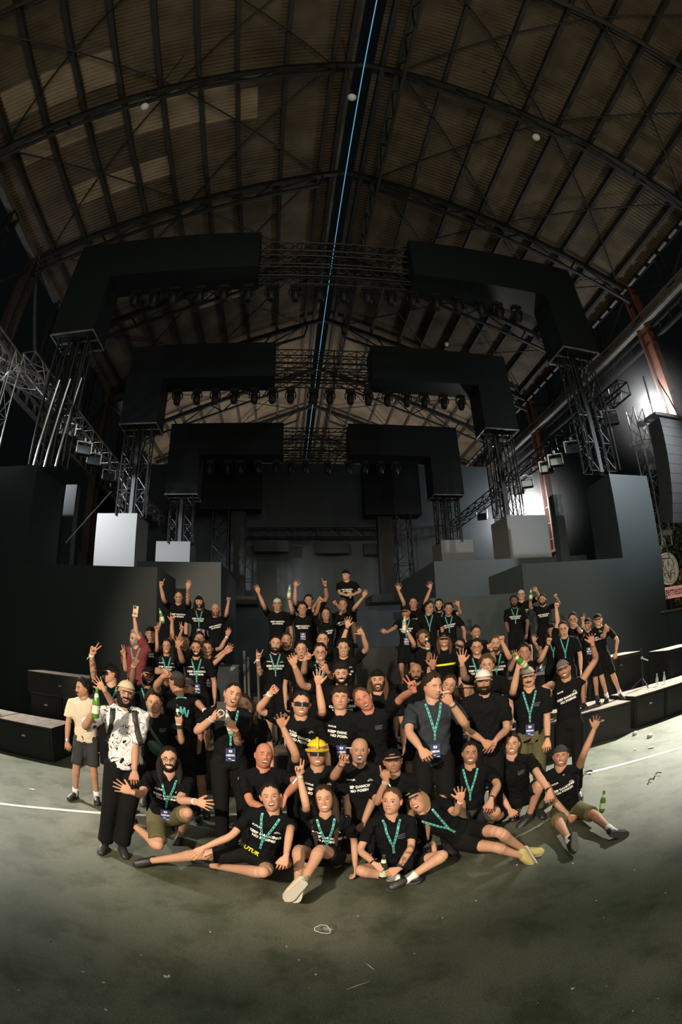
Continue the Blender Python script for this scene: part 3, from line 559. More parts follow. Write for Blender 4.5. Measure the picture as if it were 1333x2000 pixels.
# litter on the asphalt
LIT = mat('torn white paper', (.62, .60, .56), .8); LITP = mat('pink paper scrap', (.60, .36, .32), .8); STR = mat('pale straw', (.62, .50, .30), .6)
def scrap(px, py, s, mt, label, cat='paper scrap', name='paper_scrap', group='small scraps scattered on the asphalt'):
    c = at_z(px, py, 0); rg = np.random.RandomState(px*7+py); n = 7; m = MB(); A = np.sort(rg.rand(n)*6.28)
    ring = [(s*(.5+.5*rg.rand())*math.cos(a), s*.8*(.5+.5*rg.rand())*math.sin(a), .004+s*.35*rg.rand()) for a in A]
    V = ring + [(0, 0, .006+s*.3)] + [(x*.8, y*.8, .001) for x, y, z in ring]; m.add(V, [(i, (i+1) % n, n) for i in range(n)] + [(i, n+1+i, n+1+(i+1) % n, (i+1) % n) for i in range(n)])
    o = m.build(name, mt, label=label, cat=cat); o.location = c
    if group: o['group'] = group
    return o
LS = 'tiny pale paper scrap lying on the asphalt'
for px, py, s in ((163, 1899, .014), (208, 1973, .013), (411, 1821, .008), (276, 1866, .007), (560, 1849, .008), (585, 1876, .007), (617, 1904, .012), (605, 1931, .006), (810, 1863, .006), (1186, 1927, .010), (1235, 1976, .012), (1118, 1932, .014), (1285, 1951, .006), (1050, 1960, .006), (865, 1793, .007), (37, 1935, .008), (700, 1790, .006), (120, 1540, .018), (1010, 1690, .010), (1120, 1687, .014), (930, 1760, .008), (60, 1700, .008), (140, 1640, .007), (1240, 1700, .009), (1300, 1745, .01), (1165, 1760, .008)):
    scrap(px, py, s, LIT, LS)
for px, py, s in ((99, 1838, .014), (203, 1920, .014), (1180, 1793, .009)): scrap(px, py, s, LITP, 'small pink paper scrap lying on the asphalt', group='pink scraps on the asphalt')
scrap(328, 1910, .034, LIT, 'crumpled white paper tag on the asphalt at the lower left', group=None)
scrap(62, 1543, .05, LIT, 'crumpled white tissue on the asphalt left of the man in cream', group=None)
scrap(1272, 1462, .06, LIT, 'crushed paper piece beyond the white line at the right', group=None)
scrap(1240, 1465, .04, LIT, 'small pale crushed piece near the right white line', group=None)
def stick(px, py, qx, qy, r, mt, label, name='wooden_stick', cat='stick'):
    a, b = at_z(px, py, r), at_z(qx, qy, r); m = MB(); m.tube([a, (a+b)/2+[0, 0, r], b], [r*.5, r, r*.4], 6, up=(0, 0, 1)); m.build(name, mt, label=label, cat=cat, smooth=True)
stick(676, 1933, 722, 1917, .0035, STR, 'straight pale straw lying on the asphalt in the foreground', 'drinking_straw', 'straw')
stick(713, 1881, 731, 1894, .005, LIT, 'twisted white plastic strip on the asphalt below the cup', 'plastic_strip', 'plastic strip')
stick(827, 1973, 872, 1974, .002, mat('brown twig', (.25, .16, .09), .8), 'thin brown twig on the asphalt at the bottom edge', 'twig', 'twig')
def can(px, py, d, label, mt):
    c = at_z(px, py, .03); d = norm(d); m = MB(); m.tube([c-d*.055, c-d*.05, c+d*.045, c+d*.055], [.022, .031, .031, .024], 14, up=(0, 0, 1)); m.build('drink_can', mt, label=label, cat='can', smooth=True)
can(1241, 1432, (1, .5, 0), 'blue and white drink can lying beside the right bass cabinet', mat('blue white can', (.45, .5, .62), .3, .3, noise=(20, (.7, .7, .7))))
can(1270, 1437, (1, .3, 0), 'crushed white drink can lying near the right picture edge', mat('white can', (.65, .65, .66), .35, .2))
for (px, py, lab, s) in ((1145, 1512, 'black twisted strap lying behind the seated man at the right', .09), (1283, 1515, 'thin black cable tie loop on the asphalt at the right', .07), (1270, 1526, 'small black scrap of tape on the asphalt at the right', .04)):
    c = at_z(px, py, .015); m = MB(); q = [c+[s*math.cos(t*1.3), s*.6*math.sin(t*2), .012+.012*math.sin(t*3)] for t in np.linspace(0, 5, 22)]; m.tube(q, [(.012 if s > .08 else .005, .004)]*22, 6, up=(0, 0, 1)); m.build('black_strap', BLK, label=lab, cat='strap', smooth=True)
# crumpled clear cup
c = at_z(636, 1822, 0); m = MB(); n = 28; V = []
rg = np.random.RandomState(3); H = [0, .03, .06, .09, .095]; ax = norm((-.35, -.75, .55)); sx = norm(np.cross(ax, (0, 0, 1))); uz = np.cross(sx, ax)
for j, h in enumerate(H):
    r = .032+.10*h*1.4*1.4
    for i in range(n):
        a = 2*math.pi*i/n; rr = r*(1+.12*math.sin(3*a+h*30)+.06*math.sin(7*a)); V.append(c+[0, 0, .035]-ax*.045+ax*h+sx*rr*math.cos(a)*1.05+uz*rr*.62*math.sin(a))
V2 = [v+(np.array(v)-c)*(-.03) for v in V]; k = len(V); F = [(j*n+i, j*n+(i+1) % n, (j+1)*n+(i+1) % n, (j+1)*n+i) for j in range(len(H)-1) for i in range(n)]; F += [tuple(range(n))]
m.add(V, F); rim = [V[(len(H)-1)*n+i] for i in range(n)]+[V[(len(H)-1)*n]]; m.tube(rim, [.0022]*(n+1), 6, up=ax, cap=False, mi=1)
m.build('plastic_cup', [mat('crumpled clear cup', (.8, .8, .8), .08, spec=1, alpha=.16), mat('cup rim', (.8, .8, .8), .15, spec=1, alpha=.85)], label='crumpled clear plastic cup lying on the asphalt in the foreground', cat='cup', smooth=True)
# ------------------------------------------------------------------ people: materials
SKIN = mat('skin', (.5, .33, .25), .55, spec=.35, attr=True, bump=(160, .25, .004))
TEE = mat('black cotton', (.0048, .0056, .0062), .9, spec=.12, bump=(9, .55, .03))
NAVY = mat('navy shirt cloth', (.020, .028, .036), .8, spec=.25, bump=(8, .6, .03))
CREAMT = mat('cream cotton', (.62, .54, .42), .85, spec=.2, bump=(7, .5, .03))
BURG = mat('burgundy cotton', (.16, .035, .04), .85, spec=.2, bump=(7, .5, .03))
OLIVE = mat('olive cloth', (.10, .095, .045), .85, spec=.2, bump=(9, .6, .02))
GREYT = mat('charcoal cloth', (.035, .038, .042), .85, spec=.2, bump=(9, .5, .02))
BSH = mat('black shorts cloth', (.0062, .0066, .007), .88, spec=.14, bump=(9, .5, .02))
PRINT = mat('white shirt print', (.82, .84, .82), .6)
PRGREY = mat('grey shirt print', (.22, .23, .23), .7)
YEL = mat('neon yellow print', (.75, .80, .02), .6)
TEAL = mat('teal lanyard ribbon', (.10, .50, .46), .6)
TEALD = mat('lanyard lettering', (.01, .05, .05), .6)
BADGE = mat('blue pass card', (.035, .05, .16), .35)
SOCK = mat('white sock', (.72, .72, .70), .8); BSOCK = mat('black sock', (.015, .015, .016), .8)
SHOEB = mat('black shoe', (.018, .018, .02), .5, bump=(40, .3)); SHOEG = mat('beige suede shoe', (.55, .47, .33), .7, bump=(40, .3)); SHOEY = mat('mustard shoe', (.50, .42, .16), .7, bump=(40, .3)); SHOEW = mat('white shoe', (.65, .65, .62), .6)
SOLEB = mat('dark rubber sole', (.07, .068, .065), .7, bump=(90, .9, .006)); SOLEW = mat('pale rubber sole', (.5, .48, .43), .7)
HAIRC = {'k': (.012, .010, .009), 'd': (.028, .018, .012), 'b': (.07, .04, .022), 'l': (.20, .13, .07), 'g': (.22, .20, .18), 'r': (.12, .05, .025)}
def hairmat(c):
    n = {'k': 'black hair', 'd': 'dark brown hair', 'b': 'brown hair', 'l': 'dark blond hair', 'g': 'greying hair', 'r': 'reddish hair'}[c]
    if n in MATS: return MATS[n]
    m = mat(n, HAIRC[c], .72, spec=.16); nt = m.node_tree; b = nt.nodes['Principled BSDF']; tc = nt.nodes.new('ShaderNodeTexCoord'); mp = nt.nodes.new('ShaderNodeMapping'); mp.inputs['Scale'].default_value = (160, 160, 18)
    n_ = nt.nodes.new('ShaderNodeTexNoise'); n_.inputs['Scale'].default_value = 1; bp = nt.nodes.new('ShaderNodeBump'); bp.inputs['Strength'].default_value = .9; bp.inputs['Distance'].default_value = .006
    nt.links.new(tc.outputs['Object'], mp.inputs[0]); nt.links.new(mp.outputs[0], n_.inputs['Vector']); nt.links.new(n_.outputs['Fac'], bp.inputs['Height']); nt.links.new(bp.outputs[0], b.inputs['Normal']); return m
def scribble_mat():
    m = mat('white shirt with black scribbles', (.66, .66, .68), .8, spec=.2); nt = m.node_tree; b = nt.nodes['Principled BSDF']; L = nt.links.new
    tc = nt.nodes.new('ShaderNodeTexCoord'); fac = None
    for s, dist, thr in ((8, 5.0, .0135), (12, 3.0, .012), (19, 6.0, .009)):
        n = nt.nodes.new('ShaderNodeTexNoise'); n.inputs['Scale'].default_value = s; n.inputs['Detail'].default_value = 1.0; n.inputs['Distortion'].default_value = dist*.35
        L(tc.outputs['Object'], n.inputs['Vector']); a = nt.nodes.new('ShaderNodeMath'); a.operation = 'SUBTRACT'; a.inputs[1].default_value = .5; L(n.outputs['Fac'], a.inputs[0])
        ab = nt.nodes.new('ShaderNodeMath'); ab.operation = 'ABSOLUTE'; L(a.outputs[0], ab.inputs[0]); lt = nt.nodes.new('ShaderNodeMath'); lt.operation = 'LESS_THAN'; lt.inputs[1].default_value = thr; L(ab.outputs[0], lt.inputs[0])
        gn = nt.nodes.new('ShaderNodeTexNoise'); gn.inputs['Scale'].default_value = s*.8; gn.inputs['Detail'].default_value = 0; mp = nt.nodes.new('ShaderNodeMapping'); mp.inputs['Location'].default_value = (s, 3.1, 1.7); L(tc.outputs['Object'], mp.inputs[0]); L(mp.outputs[0], gn.inputs['Vector'])
        g = nt.nodes.new('ShaderNodeMath'); g.operation = 'GREATER_THAN'; g.inputs[1].default_value = .5; L(gn.outputs['Fac'], g.inputs[0]); mu = nt.nodes.new('ShaderNodeMath'); mu.operation = 'MULTIPLY'; L(lt.outputs[0], mu.inputs[0]); L(g.outputs[0], mu.inputs[1])
        if fac is None: fac = mu
        else: mx = nt.nodes.new('ShaderNodeMath'); mx.operation = 'MAXIMUM'; L(fac.outputs[0], mx.inputs[0]); L(mu.outputs[0], mx.inputs[1]); fac = mx
    mi = nt.nodes.new('ShaderNodeMix'); mi.data_type = 'RGBA'; mi.inputs[6].default_value = (.66, .66, .68, 1); mi.inputs[7].default_value = (.01, .01, .012, 1); L(fac.outputs[0], mi.inputs[0]); L(mi.outputs[2], b.inputs['Base Color']); return m
SCRIB = scribble_mat()
CLOTH = {'tee': TEE, 'plain': TEE, 'navy': NAVY, 'cream': CREAMT, 'burg': BURG, 'scrib': SCRIB, 'olive': OLIVE, 'grey': GREYT, 'black': BSH}
SKINS = {1: (.50, .285, .19), 2: (.41, .225, .145), 3: (.31, .165, .105), 4: (.16, .088, .058), 5: (.46, .20, .13)}
def sst(x, a, b): t = np.clip((x-a)/(b-a), 0, 1); return t*t*(3-2*t)
# ------------------------------------------------------------------ head: one grid with displaced features
def head_grid(D, sp):
    nu, nv = (132, 112) if D < 4.45 else (96, 80) if D < 5.6 else (64, 54)
    t = np.arange(nu)/nu*2-1; th = math.pi*(.45*t+.55*t**3); u = (np.arange(nv)+.5)/nv*2-1; zz = np.sin(u*math.pi/2*.985)
    TH, Z = np.meshgrid(th, zz); sx, cy = np.sin(TH), np.cos(TH)
    p = np.where(Z > 0, 2.35, np.where(cy > 0, 3.1, 2.6)); rho = (1-np.abs(Z)**p)**(1/p)
    X = .0735*sx*rho; Y = np.where(cy > 0, .088, .100)*cy*rho; q = np.clip(-Z, 0, 1)
    fem = sp.get('fem', False)
    X *= 1-(.34 if fem else .27)*q**2.0; Y *= np.where(cy > 0, 1-.06*q**2, 1-.30*sst(q, .2, .9))
    X *= 1+.03*sst(Z, 0, .5)
    Zm = .116*Z; X = X*(.96 if fem else 1); front = sst(cy*rho, .05, .45)
    G = lambda x0, z0, a, b: np.exp(-((X-x0)/a)**2-((Zm-z0)/b)**2)
    S = lambda x0, z0, a, b: G(x0, z0, a, b)+G(-x0, z0, a, b)
    d = -.010*S(.031, .004, .015, .012)+.006*S(.030, .002, .010, .0065)+(.002 if fem else .005)*S(.026, .021, .02, .007)
    tt = (.016-Zm)/.050; hgt = .005+.015*np.clip(tt, 0, 1); sg = .0062+.0035*np.clip(tt, 0, 1)
    d += hgt*np.exp(-(X/sg)**2)*np.where(tt < 0, np.exp(-(tt/.25)**2), np.where(tt > 1, np.exp(-((tt-1)/.09)**2), 1))
    d += .007*S(.0125, -.031, .0055, .006)
    smile = {'smile': 1, 'laugh': 1, 'open': .2, 'shut': 0, 'smirk': .6}[sp.get('mouth', 'smile')]
    d += .004*S(.040, -.016, .016, .014)*(1+.9*smile)+.0065*G(0, -.097, .018, .013)
    d += -.0028*smile*S(.030, -.040, .004, .012)
    zm = -.058; kx = 6.5*smile; zc = zm+kx*X**2
    mw, mh = {'smile': (.0245, .0078), 'laugh': (.026, .0125), 'open': (.017, .017), 'shut': (.022, .0), 'smirk': (.023, .0)}[sp.get('mouth', 'smile')]
    zc = zc-(mh*.45)
    d += .0045*np.exp(-(X/(mw*.9))**2-((Zm-zc-mh-.004)/.0042)**2)+.005*np.exp(-(X/(mw*.8))**2-((Zm-zc+mh+.005)/.005)**2)
    inm = np.zeros_like(X) if mh == 0 else sst(1-((X/mw)**2+((Zm-zc)/mh)**2), -.05, .35)
    inm = inm*front; line = np.exp(-((Zm-zc)/.0016)**2)*(np.abs(X) < mw) if mh == 0 else 0*X
    d += -.013*inm-.003*line
    if mh > .01:
        drop = sst(-Zm, .055, .085)*(mh*.9); Zm2 = Zm-drop
    else: Zm2 = Zm
    Yd = Y+d*front; V = np.stack([X, Yd, Zm2], -1)
    # colours
    sk = np.array(SKINS[sp.get('skin', 2)]); C = np.ones(X.shape+(3,))*sk; hc = np.array(HAIRC[sp.get('hair', 'd')])
    def mixc(m, c): nonlocal C; m = np.clip(m, 0, 1)[..., None]; C = C*(1-m)+np.asarray(c)*m
    mixc(.35*S(.042, -.018, .018, .015)*front+.25*G(0, -.03, .012, .01)*front, sk*np.array([1.15, .72, .66]))
    mixc(.30*S(.031, .001, .017, .011)*front, sk*.62)
    st = sp.get('stubble', 0)
    if st: mixc(st*sst(-Zm, .030, .048)*front*(1-inm), sk*.35+hc*.5)
    lipm = (np.exp(-((Zm-zc)/(mh+.0078))**4)*(np.abs(X) < mw*1.05)*sst(mw*1.08-np.abs(X), 0, .006))*front
    mixc(lipm*(.8 if fem else .5), np.array([.42, .15, .13]) if fem else sk*np.array([.85, .55, .52]))
    mixc(inm, (.035, .012, .012)); 
    if mh > 0:
        teeth = sst(inm, .25, .6)*sst(Zm-(zc+mh*(-.9 if mh < .009 else .05)), 0, .0015)*sst(mw*.86-np.abs(X), 0, .003); mixc(teeth*.95, (.74, .70, .62))
        if mh > .012: mixc(inm*sst(-(Zm-(zc-mh*.35)), 0, .003)*.8, (.32, .10, .09))
    mixc(line, (.06, .02, .02))
    bt = .0056 if not fem else .0034; arch = .024+.10*(np.abs(X)-.03)*0-6*(np.abs(X)-.030)**2
    mixc(.9*np.exp(-((Zm-arch)/bt)**2)*sst(np.abs(X), .011, .016)*sst(-np.abs(X), -.050, -.042)*front, hc*.9)
    ex = (np.abs(X)-.031); eh = (.0052 if smile < .9 else .0038); al = 1-(ex/.0142)**2
    eye = (np.abs(Zm-.0015) < eh*np.sqrt(np.clip(al, 0, 1)))*(al > 0)
    lid = (np.abs(Zm-.0015) < (eh+.0022)*np.sqrt(np.clip(1-(ex/.0165)**2, 0, 1)))*(np.abs(ex) < .0165)
    if sp.get('eyes', 1): mixc(lid*.85*front, (.03, .018, .014)); mixc(eye*front, (.36, .34, .32)); gx = sp.get('gaze', 0)*.004; mixc((((np.abs(X)-.031)**2+(Zm-.0018)**2) < .0062**2)*eye*front, (.02, .012, .008))
    else: mixc(np.exp(-((Zm+.0005)/.0016)**2)*(np.abs(ex) < .014)*front, (.05, .03, .025))
    nz = S(.0075, -.0385, .004, .0025)*front; mixc(nz*.8, sk*.25)
    F = []; n = nu
    for j in range(nv-1):
        a = j*n; F += [(a+i, a+(i+1) % n, a+n+(i+1) % n, a+n+i) for i in range(n)]
    V[-1] = V[-1]*.25+V[-1].mean(0)*.75; F.append(tuple((nv-1)*n+i for i in range(n)))
    return V, F, C, TH, Z, (nu, nv), zc, mw, mh
def shell(V, F, M, thick, rng, nz=.3, centre=(0, 0, 0), freq=26, floor=.12):
    # a layer lying on the head where the mask M says so, thickest inside, thin at its rim
    P = V.reshape(-1, 3); m = M.ravel(); Nn = P-np.array([0, 0, -.0]); Nn = Nn/np.linalg.norm(Nn, axis=1)[:, None]
    w_ = (np.sin(P[:, 0]*freq*3+1.3*np.sin(P[:, 2]*freq*2))+np.sin(P[:, 2]*freq*3.7+2*np.sin(P[:, 1]*freq*2.2))+np.sin(P[:, 1]*freq*4.1))/3
    Q = P+Nn*((m*thick)*(1+nz*w_))[:, None]
    FF = [f for f in F if min(m[i] for i in f) > floor and len(f) == 4] + [f for f in F if len(f) > 4 and min(m[i] for i in f) > floor]
    used = sorted({i for f in FF for i in f}); ix = {a: b for b, a in enumerate(used)}
    return Q[used], [tuple(ix[i] for i in f) for f in FF]
TEMP = []      # (object, voxel, smooth iterations)
def later(o, vox, it=3): TEMP.append((o, vox, it)); return o
TXT_KD = text_mesh('KEEP DANCING\nNO POSING', .052, .0026, 1.0, 1.02); TXT_F = text_mesh('FUTUR', .024, .0008, 1.15); TXT_M = text_mesh('MEDIA', .027, .0013, 1.1)
_w = TXT_KD[0][:, 0].max()-TXT_KD[0][:, 0].min(); TXT_KD = (TXT_KD[0]*(.255/_w), TXT_KD[1])
PEOPLE = []
def two_bone(a, c, la, lb, bend):
    d = c-a; L = np.linalg.norm(d); L2 = min(L, (la+lb)*.999); t = d/(L+1e-9); x = (la*la-lb*lb+L2*L2)/(2*L2); h = math.sqrt(max(0, la*la-x*x))
    b = norm(np.asarray(bend)-t*np.dot(bend, t)); return a+t*x*(L/L2)+b*h
def hand(mb, W, T, n, side, kind, s):
    # W wrist, T unit direction, n palm normal, side = +1/-1 picks the thumb side
    T = norm(T); n = norm(n-T*np.dot(n, T)); th = np.cross(T, n)*side; k = s
    P = [W-T*.03*k, W, W+T*.025*k, W+T*.055*k, W+T*.088*k]; mb.tube(P, [(.0165*k, .0225*k), (.0175*k, .0245*k), (.018*k, .033*k), (.016*k, .0405*k), (.011*k, .0395*k)], 12, up=np.cross(n, T) if False else th, sup=2.4)
    curls = {'open': [8, 5, 5, 8], 'flat': [6, 6, 6, 6], 'relax': [28, 32, 36, 40], 'fist': [88, 90, 90, 88], 'point': [4, 88, 90, 88], 'V': [4, 4, 88, 90], 'rock': [4, 86, 86, 6], 'grip': [58, 60, 60, 60], 'L': [4, 80, 84, 84], 'two': [5, 5, 80, 84], 'claw': [22, 20, 22, 26], 'pinch': [52, 64, 72, 76]}[kind]
    spread = {'open': 11, 'claw': 13, 'V': 13, 'two': 4, 'rock': 9, 'relax': 5, 'flat': 4}.get(kind, 3)
    for i in range(4):
        off = (1.5-i)*.0212*k; ln = (.080, .089, .083, .066)[i]*k; A = W+T*(.083-.004*abs(i-1.2))*k+th*off
        a0 = math.radians((1.5-i)*spread); d = norm(T*math.cos(a0)+th*math.sin(a0)); pts = [A-d*.02*k, A]; c = math.radians(curls[i]); cur = d; nn = n
        for seg, fr in enumerate((.45, .30, .25)):
            ang = c*(.95 if seg == 0 else 1.0 if seg == 1 else .7); cd, sd_ = math.cos(ang), math.sin(ang); cur2 = cur*cd+nn*sd_; nn = nn*cd-cur*sd_; cur = norm(cur2); nn = norm(nn); pts.append(pts[-1]+cur*ln*fr)
        r = (.0083 if i < 3 else .0072)*k; mb.tube(pts, [r, r, r*.98, r*.92, r*.72], 8, up=th)
    fold = kind in ('fist', 'point', 'V', 'rock', 'two')
    B = W+T*.022*k+th*.024*k+n*.006*k
    if fold: pts = [B, B+T*.028*k+th*.013*k+n*.012*k, B+T*.055*k-th*.002*k+n*.028*k, B+T*.062*k-th*.028*k+n*.034*k]
    elif kind in ('grip', 'pinch'): pts = [B, B+T*.03*k+th*.014*k+n*.016*k, B+T*.052*k+th*.008*k+n*.034*k, B+T*.068*k-th*.006*k+n*.046*k]
    else: o = 1.0 if kind in ('open', 'L', 'claw') else .55; pts = [B, B+T*.026*k+th*.022*k*o, B+T*.048*k+th*.042*k*o+n*.004, B+T*.07*k+th*.056*k*o+n*.006]
    mb.tube(pts, [.0135*k, .0125*k, .0105*k, .0075*k], 8, up=n)
def person(label, hx, hy, D, g=0., yaw=0, tilt=0, pitch=0, s=None, ty=None, lean=(0, 0), L=None, R=None, pose='stand', legs=None, hk=None, bot='black', long=False,
           shirt='tee', fem=False, mouth='smile', skin=2, hair='d', style='short', beard=0, stubble=0, eyes=1, glasses=None, hat=None, lan=False, badge=False, prt=None, belt=False,
           shoe=SHOEB, sock=None, bands=(), group=None, tattoo=0, slv=.62, extra=None, hs=1.0, hip=None, txttilt=0, sl=None):
    H = at_y(hx, hy, D); rg = np.random.RandomState(int(hx*13+hy))
    toC = norm(np.array([CO[0]-H[0], CO[1]-H[1], 0])); a = math.radians(yaw)
    rot = lambda v, a: np.array([v[0]*math.cos(a)-v[1]*math.sin(a), v[0]*math.sin(a)+v[1]*math.cos(a), v[2]])
    F0 = rot(toC, a); ta = math.radians(yaw*.45 if ty is None else ty); TF = rot(toC, ta)
    R0 = np.cross((0, 0, 1.), F0)*1.0; R0 = norm(R0)      # image right for somebody facing us
    TR = norm(np.cross((0, 0, 1.), TF)); Up = np.array([0, 0, 1.])
    if s is None: s = np.clip((H[2]-g)/1.63, .90, 1.05) if pose == 'stand' else .95
    if fem: sw, hw = .162*s, .9
    else: sw, hw = .186*s, 1.0
    # head frame
    t_ = math.radians(tilt); p_ = math.radians(pitch)+math.atan2(CAMH-H[2]+.0, math.hypot(H[0], H[1]))*math.cos(a)*.85; hr = R0*math.cos(t_)-Up*math.sin(t_); hu = R0*math.sin(t_)+Up*math.cos(t_); hf = F0*math.cos(p_)+hu*math.sin(p_); hu = norm(hu*math.cos(p_)-F0*math.sin(p_)); hsz = .965*hs
    HM = np.array([hr, hf, hu])   # rows: local x,y,z
    toW = lambda P: np.asarray(P)*hsz@HM + H
    lx, ly = lean; sdir = norm(Up+TR*lx+TF*ly)
    NB = H-hu*.095*hsz-F0*.014-sdir*.062*s          # base of the neck
    SHC = NB-sdir*.035*s; tl = .50*s; PEL = NB-sdir*tl if hip is None else np.array(at_y(*hip))
    sdir = norm(NB-PEL)
    shR = norm(TR-sdir*np.dot(TR, sdir)); SJ = {}
    arms = {'L': L, 'R': R}; J = {}
    for nm, sg in (('L', -1), ('R', 1)):
        A = arms[nm]; S0 = SHC+shR*sg*sw-sdir*.005
        ua, fa = .285*s, .25*s
        if A is None or A == 'back':
            E = S0-sdir*ua*.93+shR*sg*.06-TF*.03; Wp = E-Up*fa*.97+TF*.07+shR*sg*.0; T = Wp-E; kd = 'relax'; nrm = -shR*sg
        else:
            wz = A[3]; up_ = A[3] < hy+12 and (A[1] if A[1] is not None else 0) < hy+45
            if up_: S0 = S0+Up*.035*s
            opt = A[7] if len(A) > 7 else ''
            if A[0] is None:
                Wp = at_y(A[2], A[3], H[1]-(.25 if 'n' in opt else .05)); E = two_bone(S0, Wp, ua, fa, -Up+shR*sg*.6)
            else:
                E = on_sphere(A[0], A[1], S0, ua, 1 if 'F' in opt else -1); Wp = on_sphere(A[2], A[3], E, fa, 1 if 'f' in opt else -1)
                if 'z' in opt: Wp = at_z(A[2], A[3], g+.05)
                if 'm' in opt:   # keep the arm in the plane of the body
                    E = at_y(A[0], A[1], S0[1]-.06); Wp = at_y(A[2], A[3], E[1]-.06)
            tip = at_y(A[4], A[5], Wp[1]-(.03 if 'z' not in opt else 0)); T = norm(tip-Wp); kd = A[6]
            cam_ = norm(CO-Wp); nrm = -cam_ if 'b' in opt else cam_
            if kd in ('fist',): nrm = cam_ if 'b' not in opt else -cam_
        J[nm] = (S0, E, Wp, T, nrm, kd, sg, A)
    # legs
    hj = [PEL+shR*q*.088*s-sdir*.02 for q in (-1, 1)]; LG = []
    if pose == 'stand':
        for q, hp in ((-1, hj[0]), (1, hj[1])):
            if legs: an = at_y(legs[0 if q < 0 else 1][0], legs[0 if q < 0 else 1][1], PEL[1]); an[2] = g+.085
            else: an = np.array([PEL[0]+TR[0]*q*.12, PEL[1]+TR[1]*q*.12+.0, g+.085])
            kn = two_bone(hp, an, max(.40*s, np.linalg.norm(an-hp)*.505), max(.39*s, np.linalg.norm(an-hp)*.5), TF); LG.append((hp, kn, an, norm(TF+TR*q*.25)))
    elif pose == 'kneel' and not legs:
        for q, hp in ((-1, hj[0]), (1, hj[1])):
            dz = max(.05, hp[2]-g-.07); rch = math.sqrt(max(.0, (.40*s)**2-min(dz, .39*s)**2)); kn = hp+TF*(rch+.02)+TR*q*.04; kn[2] = g+.07; an = kn-TF*.36*s; an[2] = g+.07; LG.append((hp, kn, an, norm(-TF*.5-Up*.6)))
    elif legs:
        for q, lg in zip((0, 1), legs):
            kx, ky, axx, ay, fx, fy = lg[:6]; op = lg[6] if len(lg) > 6 else ''
            hp = hj[q]; kn = on_sphere(kx, ky, hp, .41*s, 1 if 'F' in op else -1)
            if kn[2] < g+.06: kn = at_z(kx, ky, g+.07)
            an = at_z(axx, ay, g+.08) if 'g' in op else on_sphere(axx, ay, kn, .39*s, 1 if 'f' in op else -1)
            if an[2] < g+.05: an = at_z(axx, ay, g+.06)
            ft = at_y(fx, fy, an[1]-.03) if 'p' not in op else at_z(fx, fy, g+.03); LG.append((hp, kn, an, norm(ft-an)))
    # ---------------- body
    HANDS = []; mb = MB(); neck = [PEL*.3+NB*.7, NB-sdir*.02, NB+sdir*.03+hu*.01, H-hu*.09*hsz-hf*.018, H-hu*.03*hsz-hf*.03]
    nr = .050 if fem else .060; mb.tube(crom(neck, 3), [(r, r) for r in np.interp(np.arange(13), [0, 4, 6, 9, 12], [.07, nr*1.12*s, nr*1.03, nr*.96, nr*.9])], 14, up=shR)
    near = D < 4.6
    fw = .82 if fem else 1.0
    def torso(m, k, top=1.0, low=-.03, hm=1.0):
        P = [PEL+sdir*tl*f for f in (low, .12, .32, .55, .78, .90, .965)]; h_ = [(.105, .150*hm), (.103, .146), (.095, .135*(.9 if fem else 1)), (.103, .148), (.110, .166), (.098, .160), (.078, .115)]
        m.tube(P, [(a_*k*s, b_*k*s*(1 if not fem else .93)) for a_, b_ in h_], 20, up=shR, sup=2.5)
        m.tube([SHC-shR*sw*.96+sdir*(.0), SHC-shR*sw*.5+sdir*.020, SHC+sdir*.030, SHC+shR*sw*.5+sdir*.020, SHC+shR*sw*.96+sdir*.0], [(.046*k*s*fw)]+[(.055*k*s*fw)]*3+[(.046*k*s*fw)], 12, up=sdir)
    torso(mb, .82)
    for nm in 'LR':
        S0, E, Wp, T, nrm, kd, sg, A = J[nm]
        pts = crom([SHC+shR*sg*sw*.55, S0, (S0*.5+E*.5), E, E*.45+Wp*.55, Wp], 4); f_ = np.interp(np.arange(len(pts)), [0, 4, 8, 12, 14, 17, 20], [.040, .044, .042, .037, .039, .033, .0245])*s*(.82 if fem else 1.0)
        mb.ball(E, .0375*s*(.82 if fem else 1), 12, 8); mb.tube(pts, f_, 12, up=nrm); hm0 = MB(); hand(hm0, Wp, norm(T), nrm, 1 if sg < 0 else -1, kd, s*(.88 if fem else .98)); ho = hm0.build('hand_piece', SKIN); later(ho, .0033 if D < 4.6 else .0048 if D < 6.8 else .0062, 1); HANDS.append(ho)
    if LG:
        for hp, kn, an, ft in LG:
            pts = crom([hp+sdir*.03, hp*.6+kn*.4, kn, kn*.62+an*.38, an], 4); f_ = np.interp(np.arange(len(pts)), [0, 4, 7, 8, 10, 13, 15, 16], [.080, .074, .056, .052, .056, .042, .034, .033])*s*(.95 if fem else 1)
            if near or not long: mb.ball(kn, .0545*s*(.95 if fem else 1), 14, 10)
            if near or not long: mb.tube(pts, f_, 14, up=TF if abs(np.dot(TF, norm(kn-hp))) < .9 else Up)
    body = mb.build('person', SKIN, smooth=True)
    tag(body, label, 'person', group)
    vox = .0056 if D < 4.6 else .0075 if D < 6.8 else .0095
    later(body, vox, 2)
    # head pieces
    sp = dict(fem=fem, mouth=mouth, skin=skin, hair=hair, stubble=stubble, eyes=eyes)
    V, F, C, TH, Z, (nu, nv), zc, mw, mh = head_grid(D, sp); W3 = toW(V.reshape(-1, 3))
    ears = MB()
    for q in (-1, 1):
        ears.ball(toW([q*.0745, -.012, -.004]), (.010*hsz, .018*hsz, .031*hsz), 10, 8, ax=[hr+hf*q*.35, hf-hr*q*.35, hu-hf*.15]); ears.ball(toW([q*.082, -.004, .004]), (.006*hsz, .012*hsz, .018*hsz), 8, 6, ax=[hr, hf, hu])
